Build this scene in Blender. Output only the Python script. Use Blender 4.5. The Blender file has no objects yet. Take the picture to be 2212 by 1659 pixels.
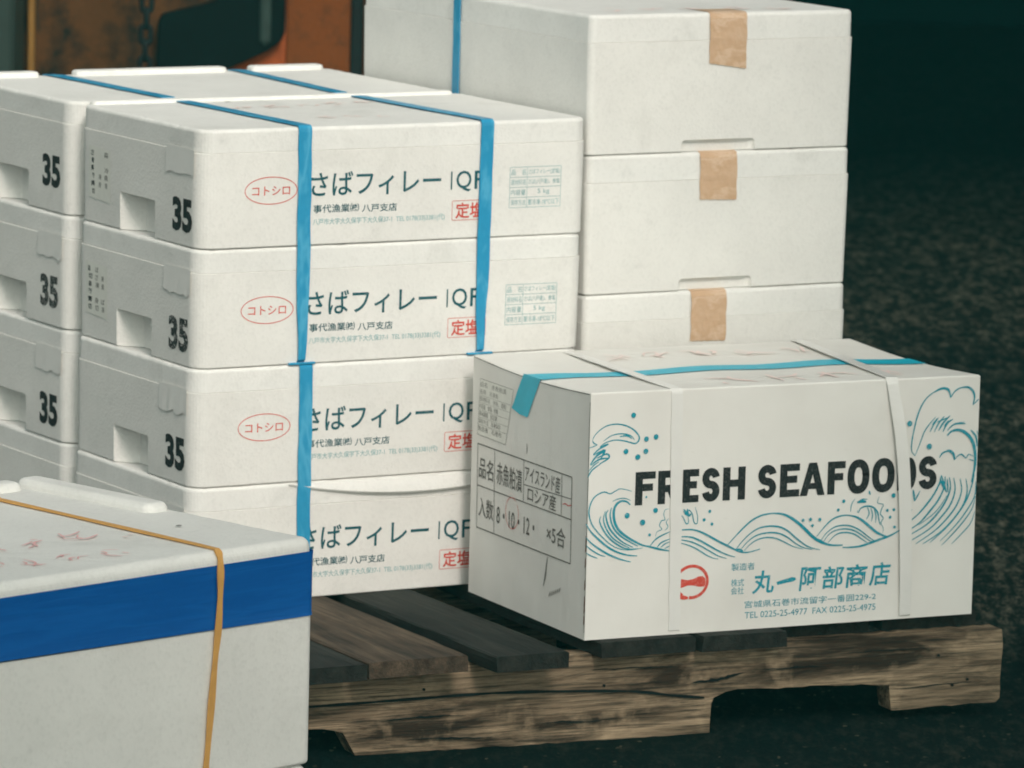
import bpy, bmesh, math, random
from mathutils import Vector, Matrix

random.seed(7)
scene = bpy.context.scene
COL = scene.collection
R = math.radians

# ------------------------------------------------------------------ camera
CAM_H, PITCH, ROLL, FOC = 1.3876, 0.14837, 0.02497, 11569.2
fwd = Vector((0, math.cos(PITCH), -math.sin(PITCH)))
rgt = Vector((1, 0, 0))
up = rgt.cross(fwd)
r2 = math.cos(ROLL) * rgt + math.sin(ROLL) * up
u2 = -math.sin(ROLL) * rgt + math.cos(ROLL) * up
cd = bpy.data.cameras.new('camera')
cam = bpy.data.objects.new('camera', cd)
COL.objects.link(cam)
cam.matrix_world = Matrix(((r2.x, u2.x, -fwd.x, 0), (r2.y, u2.y, -fwd.y, 0), (r2.z, u2.z, -fwd.z, CAM_H), (0, 0, 0, 1)))
cd.sensor_width = 36.0
cd.lens = FOC / 2212 * 36
cd.clip_start, cd.clip_end = 0.1, 400
cd.dof.use_dof = True
cd.dof.focus_distance = 6.3
cd.dof.aperture_fstop = 15
scene.camera = cam

# ------------------------------------------------------------------ light
SUN_DIR = Vector((0.24, -0.75, 0.60)).normalized()      # towards the sun: front right of the pallet
# edges of two unseen roofs added to shade the scene: a point on the edge, the edge direction, the height
SHADE_ROOFS = (((1.50, 1.58), math.radians(165), 3.5, 1), ((1.76, 3.10), math.radians(92), 3.5, -1))
SUN_EL = math.asin(SUN_DIR.z)
SUN_AZ = math.atan2(SUN_DIR.x, SUN_DIR.y)
world = bpy.data.worlds.new('World')
scene.world = world
world.use_nodes = True
wn, wl = world.node_tree.nodes, world.node_tree.links
wn.clear()
sky = wn.new('ShaderNodeTexSky')
sky.sky_type = 'NISHITA'
sky.sun_disc = False
sky.sun_elevation = SUN_EL
sky.sun_rotation = SUN_AZ
sky.air_density, sky.dust_density, sky.ozone_density = 1.0, 4.0, 0.6
hs = wn.new('ShaderNodeHueSaturation')
hs.inputs['Saturation'].default_value = 0.18
tint = wn.new('ShaderNodeMix')
tint.data_type, tint.blend_type = 'RGBA', 'MULTIPLY'
tint.inputs[0].default_value = 1.0
tint.inputs[7].default_value = (0.94, 1.0, 0.92, 1)
bgn = wn.new('ShaderNodeBackground')
bgn.inputs['Strength'].default_value = 0.125
wout = wn.new('ShaderNodeOutputWorld')
wl.new(sky.outputs[0], hs.inputs['Color'])
wl.new(hs.outputs[0], tint.inputs[6])
wl.new(tint.outputs[2], bgn.inputs['Color'])
wl.new(bgn.outputs[0], wout.inputs['Surface'])
sl = bpy.data.lights.new('sun', 'SUN')
sl.energy = 1.25
sl.angle = R(14)
sl.color = (1.0, 0.855, 0.795)
sun = bpy.data.objects.new('sun', sl)
COL.objects.link(sun)
sun.rotation_euler = (-SUN_DIR).to_track_quat('-Z', 'Y').to_euler()
sun.location = SUN_DIR * 12
scene.view_settings.view_transform = 'Standard'
scene.view_settings.look = 'None'
scene.view_settings.exposure = 0.36
scene.view_settings.gamma = 1

# ------------------------------------------------------------------ materials
def nodes(name):
    m = bpy.data.materials.new(name)
    m.use_nodes = True
    nt = m.node_tree
    return m, nt, nt.nodes['Principled BSDF']

def tc(nt, scale=(1, 1, 1), world=False):
    t = nt.nodes.new('ShaderNodeTexCoord')
    mp = nt.nodes.new('ShaderNodeMapping')
    mp.inputs['Scale'].default_value = scale
    if world:
        g = nt.nodes.new('ShaderNodeNewGeometry')
        nt.links.new(g.outputs['Position'], mp.inputs['Vector'])
    else:
        nt.links.new(t.outputs['Object'], mp.inputs['Vector'])
    return mp.outputs[0]

def tc_obj(nt, k=37.0):
    """object coordinates pushed to another place for every object, so that copies wear differently"""
    t = nt.nodes.new('ShaderNodeTexCoord')
    oi = nt.nodes.new('ShaderNodeObjectInfo')
    mu = nt.nodes.new('ShaderNodeMath')
    mu.operation = 'MULTIPLY'
    mu.inputs[1].default_value = k
    nt.links.new(oi.outputs['Random'], mu.inputs[0])
    ad = nt.nodes.new('ShaderNodeVectorMath')
    ad.operation = 'ADD'
    nt.links.new(t.outputs['Object'], ad.inputs[0])
    nt.links.new(mu.outputs[0], ad.inputs[1])
    return ad.outputs[0]

def noise(nt, vec, scale, detail=3, rough=0.55, dist=0.0):
    n = nt.nodes.new('ShaderNodeTexNoise')
    n.inputs['Scale'].default_value = scale
    n.inputs['Detail'].default_value = detail
    n.inputs['Roughness'].default_value = rough
    n.inputs['Distortion'].default_value = dist
    nt.links.new(vec, n.inputs['Vector'])
    return n.outputs['Fac']

def voro(nt, vec, scale, feature='F1', out='Distance'):
    n = nt.nodes.new('ShaderNodeTexVoronoi')
    n.feature = feature
    n.inputs['Scale'].default_value = scale
    nt.links.new(vec, n.inputs['Vector'])
    return n.outputs[out]

def ramp(nt, fac, stops):
    r = nt.nodes.new('ShaderNodeValToRGB')
    el = r.color_ramp.elements
    while len(el) < len(stops):
        el.new(0.5)
    for e, (p, c) in zip(el, stops):
        e.position = p
        e.color = (*c, 1) if len(c) == 3 else c
    nt.links.new(fac, r.inputs['Fac'])
    return r.outputs['Color']

def mix(nt, a, b, fac, mode='MIX'):
    m = nt.nodes.new('ShaderNodeMix')
    m.data_type, m.blend_type = 'RGBA', mode
    for i, s in ((0, fac), (6, a), (7, b)):
        if hasattr(s, 'node'):
            nt.links.new(s, m.inputs[i])
        elif i == 0:
            m.inputs[0].default_value = s
        else:
            m.inputs[i].default_value = (*s, 1)
    return m.outputs[2]

def bump(nt, bsdf, h, strength, dist=0.001, prev=None):
    b = nt.nodes.new('ShaderNodeBump')
    b.inputs['Strength'].default_value = strength
    b.inputs['Distance'].default_value = dist
    nt.links.new(h, b.inputs['Height'])
    if prev is not None:
        nt.links.new(prev, b.inputs['Normal'])
    nt.links.new(b.outputs[0], bsdf.inputs['Normal'])
    return b.outputs[0]

def m_foam(name, c=(0.80, 0.785, 0.75), grime=0.10):
    m, nt, b = nodes(name)
    v = tc_obj(nt)
    n1 = noise(nt, v, 9, 4)
    n2 = noise(nt, v, 38, 6, 0.72)
    n3 = noise(nt, v, 5.5, 5, 0.65, 0.8)
    cell = voro(nt, v, 260, out='Color')
    base = mix(nt, c, tuple(k * 0.93 for k in c), ramp(nt, n1, [(0.35, (0, 0, 0)), (0.7, (1, 1, 1))]))
    base = mix(nt, base, tuple(k * 0.6 for k in c), ramp(nt, n2, [(0.58, (0, 0, 0)), (0.85, (grime * 3,) * 3)]))
    base = mix(nt, base, (0.40, 0.40, 0.36), ramp(nt, n3, [(0.55, (0, 0, 0)), (0.72, (grime * 1.6,) * 3)]))
    bw = nt.nodes.new('ShaderNodeRGBToBW')
    nt.links.new(cell, bw.inputs[0])
    base = mix(nt, base, (0.0, 0.0, 0.0), ramp(nt, bw.outputs[0], [(0.0, (0.055,) * 3), (0.5, (0, 0, 0))]))
    nt.links.new(base, b.inputs['Base Color'])
    b.inputs['Roughness'].default_value = 0.62
    b.inputs['Specular IOR Level'].default_value = 0.28
    b.inputs['Subsurface Weight'].default_value = 0.0
    p = bump(nt, b, voro(nt, v, 260), 0.25, 0.0010)
    bump(nt, b, noise(nt, tc(nt, (4, 4, 9)), 1.6, 1), 0.16, 0.010, p)
    return m

def m_tape(name, c, pale, stretch=(30, 30, 30), rough=0.42):
    m, nt, b = nodes(name)
    n1 = noise(nt, tc_obj(nt), 1.0, 3, 0.6, 0.3) if stretch is None else noise(nt, tc(nt, stretch), 1.2, 4, 0.65, 0.2)
    n2 = noise(nt, tc(nt), 130, 3, 0.6)
    base = mix(nt, tuple(k * 0.85 for k in c), c, n2)
    base = mix(nt, base, pale, ramp(nt, n1, [(0.44, (0, 0, 0)), (0.50, (0.75,) * 3), (0.56, (0, 0, 0)), (0.70, (0.5,) * 3)]))
    nt.links.new(base, b.inputs['Base Color'])
    b.inputs['Roughness'].default_value = rough
    b.inputs['Specular IOR Level'].default_value = 0.4
    bump(nt, b, n1, 0.4, 0.003)
    return m

def m_card(name):
    m, nt, b = nodes(name)
    v = tc(nt)
    n1 = noise(nt, v, 7, 4)
    n2 = noise(nt, tc(nt, (1, 1, 3)), 40, 5, 0.7)
    base = mix(nt, (0.79, 0.775, 0.735), (0.72, 0.70, 0.66), ramp(nt, n1, [(0.4, (0, 0, 0)), (0.75, (1, 1, 1))]))
    base = mix(nt, base, (0.42, 0.38, 0.33), ramp(nt, n2, [(0.62, (0, 0, 0)), (0.9, (0.45,) * 3)]))
    nt.links.new(base, b.inputs['Base Color'])
    b.inputs['Roughness'].default_value = 0.6
    b.inputs['Specular IOR Level'].default_value = 0.25
    bump(nt, b, noise(nt, tc(nt, (5, 5, 2)), 3.0, 3), 0.4, 0.006)
    return m

def m_flat(name, c, rough=0.6, spec=0.3, var=0.12, scale=60, bmp=0.0):
    m, nt, b = nodes(name)
    v = tc(nt)
    n = noise(nt, v, scale, 4, 0.6)
    base = mix(nt, tuple(k * (1 - var) for k in c), tuple(min(1, k * (1 + var)) for k in c), n)
    nt.links.new(base, b.inputs['Base Color'])
    b.inputs['Roughness'].default_value = rough
    b.inputs['Specular IOR Level'].default_value = spec
    if bmp:
        bump(nt, b, noise(nt, v, scale * 0.5, 3), bmp, 0.004)
    return m

def m_ink(name, c, wear=0.18, paper=(0.78, 0.765, 0.73)):
    """print on foam: a little of the white shows through the worn ink"""
    m, nt, b = nodes(name)
    v = tc_obj(nt)
    n = noise(nt, v, 300, 3, 0.7)
    n2 = noise(nt, v, 30, 3, 0.6)
    w = ramp(nt, n, [(0.52, (0, 0, 0)), (0.72, (wear,) * 3)])
    base = mix(nt, c, tuple(min(1, k * 1.5 + 0.01) for k in c), n2)
    base = mix(nt, base, paper, w)
    nt.links.new(base, b.inputs['Base Color'])
    b.inputs['Roughness'].default_value = 0.6
    b.inputs['Specular IOR Level'].default_value = 0.2
    return m

def m_wood(name, light, dark, axis, amount=0.5):
    m, nt, b = nodes(name)
    s1 = [22, 22, 22]; s1[axis] = 2.2
    s2 = [90, 90, 90]; s2[axis] = 5
    v1, v2, v3 = tc(nt, s1), tc(nt, s2), tc(nt, (1, 1, 1))
    g1 = noise(nt, v1, 1.6, 6, 0.65, 0.6)
    g2 = noise(nt, v2, 1.2, 5, 0.7)
    sp = [17, 17, 17]; sp[axis] = 3.2
    pt = noise(nt, tc(nt, sp), 1.0, 6, 0.66, 0.5)
    base = mix(nt, dark, light, ramp(nt, g1, [(0.34, (0, 0, 0)), (0.62, (1, 1, 1))]))
    base = mix(nt, base, tuple(k * 0.55 for k in light), ramp(nt, g2, [(0.45, (0, 0, 0)), (0.75, (0.8,) * 3)]))
    base = mix(nt, base, tuple(k * 0.28 for k in dark), ramp(nt, pt, [(0.46, (0, 0, 0)), (0.60, (amount,) * 3)]))
    base = mix(nt, base, tuple(k * 1.25 for k in light), ramp(nt, noise(nt, tc(nt, (7, 7, 7)), 2.3, 4, 0.6), [(0.56, (0, 0, 0)), (0.75, (amount * 0.7,) * 3)]))
    nt.links.new(base, b.inputs['Base Color'])
    b.inputs['Roughness'].default_value = 0.8
    b.inputs['Specular IOR Level'].default_value = 0.15
    fib = noise(nt, tc(nt, [3 if i == axis else 1 for i in range(3)] and [8 if i == axis else 260 for i in range(3)]), 1.0, 4, 0.75)
    base2 = mix(nt, base, (0.012, 0.012, 0.010), ramp(nt, fib, [(0.47, (0, 0, 0)), (0.64, (0.85 * amount,) * 3)]))
    nt.links.new(base2, b.inputs['Base Color'])
    p = bump(nt, b, g1, 0.8, 0.006)
    bump(nt, b, fib, 0.7, 0.002, p)
    return m

def m_asphalt():
    m, nt, b = nodes('wet_shaded_asphalt')
    v = tc(nt, world=True)
    big = noise(nt, v, 0.55, 4, 0.6)
    v2 = tc(nt, (1, 0.33, 1), world=True)
    mid = noise(nt, v2, 46, 7, 0.82)
    speck = voro(nt, tc(nt, (1, 0.5, 1), world=True), 230, out='Color')
    bw = nt.nodes.new('ShaderNodeRGBToBW')
    nt.links.new(speck, bw.inputs[0])
    base = mix(nt, (0.010, 0.019, 0.017), (0.48, 0.42, 0.31), ramp(nt, mid, [(0.48, (0, 0, 0)), (0.74, (1, 1, 1))]))
    base = mix(nt, base, (0.003, 0.016, 0.016), ramp(nt, big, [(0.4, (0, 0, 0)), (0.65, (0.6,) * 3)]))
    # shade painted into the ground round the pallet and towards the warehouse, paler between
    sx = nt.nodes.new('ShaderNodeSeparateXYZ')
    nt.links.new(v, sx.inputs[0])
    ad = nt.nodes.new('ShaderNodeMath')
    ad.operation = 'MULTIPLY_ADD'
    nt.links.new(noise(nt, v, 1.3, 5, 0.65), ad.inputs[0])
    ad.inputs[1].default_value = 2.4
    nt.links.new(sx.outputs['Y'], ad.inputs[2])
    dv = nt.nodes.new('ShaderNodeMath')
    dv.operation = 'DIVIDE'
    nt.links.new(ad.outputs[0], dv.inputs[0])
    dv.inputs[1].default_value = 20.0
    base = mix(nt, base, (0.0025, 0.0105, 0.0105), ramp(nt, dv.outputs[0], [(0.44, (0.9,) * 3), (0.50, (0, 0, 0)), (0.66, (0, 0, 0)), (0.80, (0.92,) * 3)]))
    base = mix(nt, base, (0.16, 0.145, 0.095), ramp(nt, bw.outputs[0], [(0.90, (0, 0, 0)), (0.95, (0.5,) * 3)]))
    nt.links.new(base, b.inputs['Base Color'])
    b.inputs['Roughness'].default_value = 0.85
    b.inputs['Specular IOR Level'].default_value = 0.06
    bump(nt, b, mid, 0.7, 0.01)
    return m

def m_rust(name, c, dark, scale=6, lo=0.45, hi=0.66):
    m, nt, b = nodes(name)
    v = tc(nt)
    n1 = noise(nt, v, scale, 6, 0.7, 0.3)
    n2 = noise(nt, v, scale * 7, 4, 0.7)
    base = mix(nt, c, tuple(k * 0.6 for k in c), n2)
    base = mix(nt, base, dark, ramp(nt, n1, [(lo, (0, 0, 0)), (hi, (1, 1, 1))]))
    nt.links.new(base, b.inputs['Base Color'])
    b.inputs['Roughness'].default_value = 0.75
    b.inputs['Specular IOR Level'].default_value = 0.15
    bump(nt, b, n2, 0.4, 0.003)
    return m

M = dict(
    foam=m_foam('white_foam'),
    foam_lid=m_foam('white_foam_lid', (0.81, 0.80, 0.77), 0.16),
    card=m_card('white_cardboard'),
    fold=m_flat('cardboard_fold_line', (0.33, 0.28, 0.22), 0.8, 0.1),
    strap=m_tape('blue_strap', (0.026, 0.30, 0.53), (0.10, 0.42, 0.63), (10, 10, 4), 0.34),  # pale streaks put the band's sheen into its colour
    strap_white=m_flat('white_strap', (0.77, 0.76, 0.73), 0.32, 0.5, 0.05, 30, 0.2),
    band=m_tape('blue_tape', (0.002, 0.100, 0.38), (0.004, 0.115, 0.41), (1.5, 1.5, 22), 0.4),
    cyan=m_flat('cyan_tape', (0.006, 0.46, 0.62), 0.45, 0.4, 0.15, 30, 0.2),
    tan=m_tape('tan_tape', (0.61, 0.40, 0.25), (0.68, 0.50, 0.36), (9, 9, 14)),
    cord=m_flat('orange_cord', (0.64, 0.34, 0.10), 0.6, 0.3, 0.25, 40),
    clear=m_flat('clear_tape', (0.79, 0.78, 0.75), 0.3, 0.4, 0.05, 30, 0.3),
    paper=m_flat('label_paper', (0.74, 0.735, 0.68), 0.6, 0.2),
    teal=m_ink('teal_ink', (0.002, 0.070, 0.088), 0.2),
    teal_soft=m_ink('pale_teal_ink', (0.20, 0.36, 0.37), 0.4),
    sea=m_ink('sea_blue_ink', (0.005, 0.215, 0.28), 0.35),
    red=m_ink('red_ink', (0.50, 0.055, 0.035), 0.35),
    pink=m_ink('faint_red_ink', (0.80, 0.58, 0.55), 0.5),
    rose=m_ink('pale_red_brush_ink', (0.68, 0.36, 0.36), 0.5),
    black_worn=m_ink('rubbed_black_ink', (0.012, 0.016, 0.016), 1.0),
    black=m_ink('black_ink', (0.010, 0.014, 0.015), 0.10),
    grey_ink=m_ink('grey_ink', (0.10, 0.095, 0.085), 0.25),
    wood_x=m_wood('weathered_stringer_wood', (0.44, 0.33, 0.215), (0.10, 0.070, 0.046), 0, 0.95),
    wood_y=m_wood('weathered_board_wood', (0.140, 0.102, 0.070), (0.045, 0.034, 0.026), 1, 0.5),
    wood_dark=m_wood('dark_board_wood', (0.038, 0.040, 0.034), (0.014, 0.018, 0.017), 1, 0.5),  # board wood in a darker tone
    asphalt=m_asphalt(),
    rust_brown=m_rust('brown_rusty_paint', (0.105, 0.044, 0.012), (0.004, 0.007, 0.006), 8, 0.42, 0.60),
    rust_lit=m_rust('lit_orange_rust', (0.48, 0.11, 0.026), (0.20, 0.05, 0.016), 9),
    rust_corner=m_rust('orange_brown_paint', (0.20, 0.058, 0.011), (0.045, 0.020, 0.008), 16, 0.5, 0.75),
    mustard=m_flat('mustard_paint', (0.24, 0.125, 0.030), 0.6, 0.2, 0.2, 30),
    grey_green=m_flat('grey_green_paint', (0.024, 0.038, 0.032), 0.6, 0.2, 0.25, 8),
    rubber=m_flat('black_rubber', (0.0006, 0.004, 0.004), 0.8, 0.12, 0.3, 20),
    rubber_rib=m_flat('rubber_rib_highlight', (0.024, 0.042, 0.036), 0.6, 0.2, 0.4, 25),  # ridge highlight put into the colour, paler than the pad
    iron=m_flat('black_iron', (0.004, 0.009, 0.009), 0.6, 0.2, 0.3, 40),
    dark_wall=m_flat('dark_wall_paint', (0.002, 0.016, 0.016), 0.8, 0.05, 0.3, 2),
)

WAVE_STROKES = '''2 38,2698 72,2761 150,2830 255,2882 389,2897 524,2870 633,2816 706,2748 731,2698 713,2646 666,2623 602,2639 494,2669 368,2683 262,2663 192,2634 148,2596
1.6 38,2698 57,2657 112,2630
1.6 199,2674 295,2735 402,2762 527,2756 618,2720 659,2669
2.2 439,2725 546,2734 622,2690
1.6 -7,2592 103,2627
2.6 148,2596 272,2639
2 53,2504 140,2572 281,2630
2.4 53,2495 212,2561
2.6 13,2368 107,2485 230,2544
2.4 108,2452 253,2502 286,2447 146,2370
2.2 22,2360 144,2434 287,2444
2 -18,2200 42,2294 164,2372
1.6 -11,2280 75,2365 145,2402
3.5 142,2515 221,2552 170,2449
1.8 641,1980 550,2009 460,2022 390,1993 319,1964 238,1992 158,1972 79,1920 29,1825 14,1712 54,1580 128,1479 230,1376 358,1271 504,1206 648,1190 827,1205
3.6 625,1797 573,1842 501,1857 431,1828 388,1758 382,1660 412,1545 487,1443 607,1355 735,1283 844,1236 935,1223
2.4 346,1776 328,1679 359,1548 443,1429 571,1333 754,1233
2.4 299,1746 265,1691 286,1584 334,1484 426,1381 537,1294 683,1221
2.2 189,1667 175,1598 226,1490 319,1371 429,1284 575,1210 755,1200
2 255,1732 231,1620 280,1487 373,1368 501,1280 629,1216
1.3 358,1857 429,1885 536,1893 627,1856
2.6 -26,1576 49,1467 159,1364 287,1259 451,1168 614,1119 749,1103
2.4 -20,1390 71,1303 199,1215 344,1134 508,1067 653,1027
1.8 -17,1284 74,1214 183,1151 273,1121
1.6 -14,1186 58,1142 158,1103
2 935,1223 1004,1301 1093,1353 1236,1406
2 1044,1201 1105,1263 1239,1308
1.6 1098,1198 1160,1243 1240,1267
2.6 844,1236 971,1205 1081,1174 1244,1140
1.6 1153,1178 1242,1218
1.1 1199,1715 1145,1702 1129,1637 1149,1571 1095,1557 1070,1493 1108,1442 1037,1414 1012,1350
1.1 1203,1584 1168,1537 1197,1470 1145,1424
1.4 1382,1624 1420,1589 1468,1502 1504,1519 1492,1602
1.4 1417,1671 1473,1635 1498,1683 1554,1631 1586,1515 1632,1496 1637,1594 1597,1719
3.5 1425,1695 1491,1634
3 1480,1701 1501,1609 1540,1632
2.6 1436,1637 1528,1600
2.6 1341,1420 1412,1419 1562,1415 1700,1373 1839,1303 1978,1227 2100,1166 2205,1114 2310,1069 2430,1060 2601,1092
2.2 1344,1330 1415,1327 1549,1312 1687,1258 1826,1181 1965,1104 2104,1042 2226,1005
1.8 1345,1289 1417,1280 1551,1250 1689,1189 1828,1112 1968,1034 2098,992
1.5 1347,1246 1418,1234 1535,1197 1657,1137 1796,1052 1900,1007 1969,993
2.2 2100,1171 2216,1283 2333,1392 2467,1493 2619,1555 2791,1572 2930,1554
4.2 2791,1572 2930,1554 3053,1501 3178,1417 3286,1326 3376,1243 3465,1176 3572,1123 3695,1086 3871,1076
2.2 2239,1112 2322,1208 2439,1309 2574,1379 2729,1399 2885,1381 3008,1325 3115,1242 3222,1158 3329,1090 3435,1053 3523,1033
2 2300,1093 2391,1188 2492,1260 2611,1300 2766,1310 2906,1284 3029,1223 3136,1147 3260,1078 3409,1042
1.7 2361,1082 2444,1162 2562,1225 2700,1246 2838,1226 2979,1164 3103,1103 3261,1055
2 3464,1215 3564,1326 3682,1429 3803,1477 3942,1485 4066,1455
3.4 3942,1485 4066,1455 4174,1395 4283,1311 4392,1227 4500,1174 4580,1154
1.8 3536,1157 3602,1246 3721,1325 3843,1350 3983,1335 4126,1272 4253,1180 4361,1111 4432,1100
1.8 3571,1139 3655,1236 3758,1285 3897,1300 4038,1269 4164,1200 4273,1124 4344,1097
1.8 3642,1120 3726,1201 3812,1243 3934,1247 4058,1214 4166,1145 4256,1086
3 3872,1045 4012,1040 4152,1048 4292,1081 4431,1120 4571,1155 4675,1196 4762,1238
4 2065,1188 2126,1154
4 2239,1112 2343,1083
4 3447,1192 3589,1122
1.3 3976,1530 3989,1630 4039,1706
2.2 4099,1508 4132,1568 4219,1595 4325,1574 4398,1500 4420,1405 4449,1325
1.5 4237,1578 4267,1491 4226,1415
1.5 4290,1568 4320,1473 4306,1380
1.5 4344,1550 4374,1454 4369,1361
4 4076,1654 4146,1666 4216,1654
1.6 4077,1641 4145,1692 4233,1688
1.2 4082,1509 4089,1547
1.3 4416,1717 4393,1633 4482,1605 4458,1544 4443,1474 4490,1417 4457,1356 4495,1276 4489,1214
4 4943,1784 4973,1626
2.4 4973,1626 5050,1763
3 4254,1804 4274,1748
2 4950,2255 4896,2327 4897,2465 4924,2622 4962,2778 5023,2933 5108,3048 5217,3122 5339,3166
3.4 5217,3122 5339,3166 5441,3142 5482,3032
1.8 5482,3032 5533,3109 5621,3160 5733,3169
3 5621,3160 5733,3169 5814,3126 5857,3035 5835,2917
1.4 5835,2917 5900,2974 5945,2992
1.6 4950,2255 5022,2420 5083,2575 5168,2690 5254,2775
2 5173,2571 5236,2687 5300,2763
2 5240,2568 5303,2684 5389,2779
2.4 5307,2584 5371,2681 5479,2785
2.4 5376,2562 5438,2677 5526,2733
3 5395,2640 5459,2716
2 5443,2578 5552,2662 5732,2664
1.6 5551,2672 5709,2685
2 5203,2668 5278,2754
2.2 5280,2704 5435,2757
4.4 5446,2509 5511,2565 5623,2580 5738,2535 5833,2441 5883,2320 5906,2159 5892,2001 5858,1843
2.4 5816,2571 5899,2478 5962,2336
1.6 5918,2557 5962,2495
2 5334,2207 5388,2274 5488,2299
3.6 5421,2286 5488,2299 5558,2246 5573,2166
1.8 5573,2166 5616,2213 5683,2240 5753,2187 5796,2234 5877,2201
1.6 5810,2164 5891,2136
2.6 5378,1967 5349,1849 5276,1714 5169,1580 5040,1448 4876,1327
2.6 5436,1944 5430,1805 5347,1630 5218,1478 5067,1327 4881,1218
2.6 5504,1931 5526,1780 5461,1605 5333,1432 5159,1283 4884,1148
2.4 5572,1917 5602,1757 5542,1561 5403,1389 5207,1220 4887,1059
2.2 5675,1902 5705,1732 5634,1536 5494,1364 5298,1195 5012,1032
2.2 5765,1898 5795,1727 5736,1531 5585,1339 5389,1171 5125,1026
2.2 5897,2001 5880,1862 5800,1627 5672,1434 5477,1226 5237,1040
1.8 5971,1858 5912,1641 5764,1410 5591,1220 5394,1051
1.6 5981,1638 5875,1464 5724,1272 5528,1083 5419,990
1.4 5985,1438 5861,1265 5686,1095 5577,1001
3.5 5379,1957 5467,1724
3.5 5358,1918 5432,1765
2.6 5471,1912 5490,1723
1.3 5382,1887 5255,1675 5083,1485
1.3 5480,1683 5309,1463 5046,1289'''
WAVE_DOTS = [(632, 3006, 37), (834, 2677, 36), (977, 2700, 37), (534, 2524, 37), (831, 2512, 37), (713, 2440, 39), (579, 1658, 39), (812, 1553, 41), (1000, 1706, 36), (856, 1893, 16), (921, 1379, 21), (1817, 1650, 23), (1736, 1540, 23), (1856, 1476, 23), (3246, 1452, 23), (3359, 1458, 25), (3502, 1449, 25), (3393, 1374, 22), (3865, 1683, 25), (3782, 1566, 23), (4547, 1520, 22), (4649, 1526, 22), (4595, 1424, 22), (4668, 1285, 22), (4636, 1722, 34), (4901, 1505, 31), (4849, 2704, 40), (5170, 2373, 42)]

# ------------------------------------------------------------------ mesh helpers
class MB:
    def __init__(s):
        s.v, s.f, s.m, s.mats = [], [], [], []

    def mi(s, mat):
        if mat not in s.mats:
            s.mats.append(mat)
        return s.mats.index(mat)

    def poly(s, pts, mat):
        n = len(s.v)
        s.v += [tuple(p) for p in pts]
        s.f.append(list(range(n, n + len(pts))))
        s.m.append(s.mi(mat))

    def loops(s, loops, mat, closed_ring=True, cap=True, closed_path=False):
        n, k, mi = len(s.v), len(loops[0]), s.mi(mat)
        for lp in loops:
            s.v += [tuple(p) for p in lp]
        L = len(loops)
        for i in range(L if closed_path else L - 1):
            a, b = n + i * k, n + ((i + 1) % L) * k
            for j in range(k if closed_ring else k - 1):
                j2 = (j + 1) % k
                s.f.append([a + j, a + j2, b + j2, b + j]); s.m.append(mi)
        if cap and not closed_path:
            s.f.append([n + j for j in reversed(range(k))]); s.m.append(mi)
            s.f.append([n + (L - 1) * k + j for j in range(k)]); s.m.append(mi)

    def mesh(s, name):
        me = bpy.data.meshes.new(name)
        me.from_pydata(s.v, [], s.f)
        for m in s.mats:
            me.materials.append(m)
        me.polygons.foreach_set('material_index', s.m)
        me.update()
        return me

    def build(s, name, parent=None, smooth=None):
        me = s.mesh(name)
        if smooth is not None:
            me.shade_smooth()
            me.set_sharp_from_angle(angle=R(smooth))
        o = bpy.data.objects.new(name, me)
        COL.objects.link(o)
        o.parent = parent
        return o

def rrect(x0, x1, y0, y1, r, n=6, sub=0):
    r = max(r, 0.0003)
    pts = []
    for cx, cy, a0 in ((x1 - r, y1 - r, 0), (x0 + r, y1 - r, 90), (x0 + r, y0 + r, 180), (x1 - r, y0 + r, 270)):
        for i in range(n + 1):
            a = R(a0 + 90 * i / n)
            pts.append((cx + r * math.cos(a), cy + r * math.sin(a)))
    if sub:                                  # extra points along the straight edges
        out = []
        for i, p in enumerate(pts):
            q = pts[(i + 1) % len(pts)]
            out.append(p)
            if i % (n + 1) == n:
                out += [(p[0] + (q[0] - p[0]) * j / sub, p[1] + (q[1] - p[1]) * j / sub) for j in range(1, sub)]
        pts = out
    return pts

def rbox(mb, x0, x1, y0, y1, z0, z1, mat, rv=0.004, rb=0.003, rt=0.003, n=7, k=4, rag=0.0, taper=0.0):
    prof = []
    for i in range(k + 1):
        a = R(90 * i / k)
        prof.append((rb * (1 - math.sin(a)), z0 + rb * (1 - math.cos(a))))
    for i in range(k + 1):
        a = R(90 * i / k)
        prof.append((rt * (1 - math.cos(a)), z1 - rt * (1 - math.sin(a))))
    if taper:                                # narrower towards the foot
        prof = [(i + taper * (z1 - z) / (z1 - z0), z) for i, z in prof]
    if rag:                                  # edges nibbled and dented by handling
        r_ = random.Random(int(abs(x1 * y1 * z1) * 1e6))
        sub = 46
        cnt = len(rrect(x0, x1, y0, y1, rv, n, sub))
        wave = [0.0] * cnt
        for f in (3, 7, 13, 29, 53):
            ph = r_.uniform(0, 6.28)
            for j in range(cnt):
                wave[j] += math.sin(f * 6.283 * j / cnt + ph) / 5
        nick = [r_.uniform(0.5, 2.2) if r_.random() < 0.06 else 0.0 for _ in range(cnt)]
        loops = []
        for i, z in prof:
            top = max(0.0, (z - (z1 - rt * 1.2)) / (rt * 1.2))
            lp = []
            for j, (x, y) in enumerate(rrect(x0 + i, x1 - i, y0 + i, y1 - i, rv - i, n, sub)):
                d = rag * (wave[j] + r_.uniform(-0.15, 0.15) - nick[j])
                lp.append((x, y, z + d * top * (1.0 if top < 0.99 else 0.4)))
            loops.append(lp)
        mb.loops(loops, mat)
        return
    mb.loops([[(x, y, z) for x, y in rrect(x0 + i, x1 - i, y0 + i, y1 - i, rv - i, n)] for i, z in prof], mat)

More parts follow.
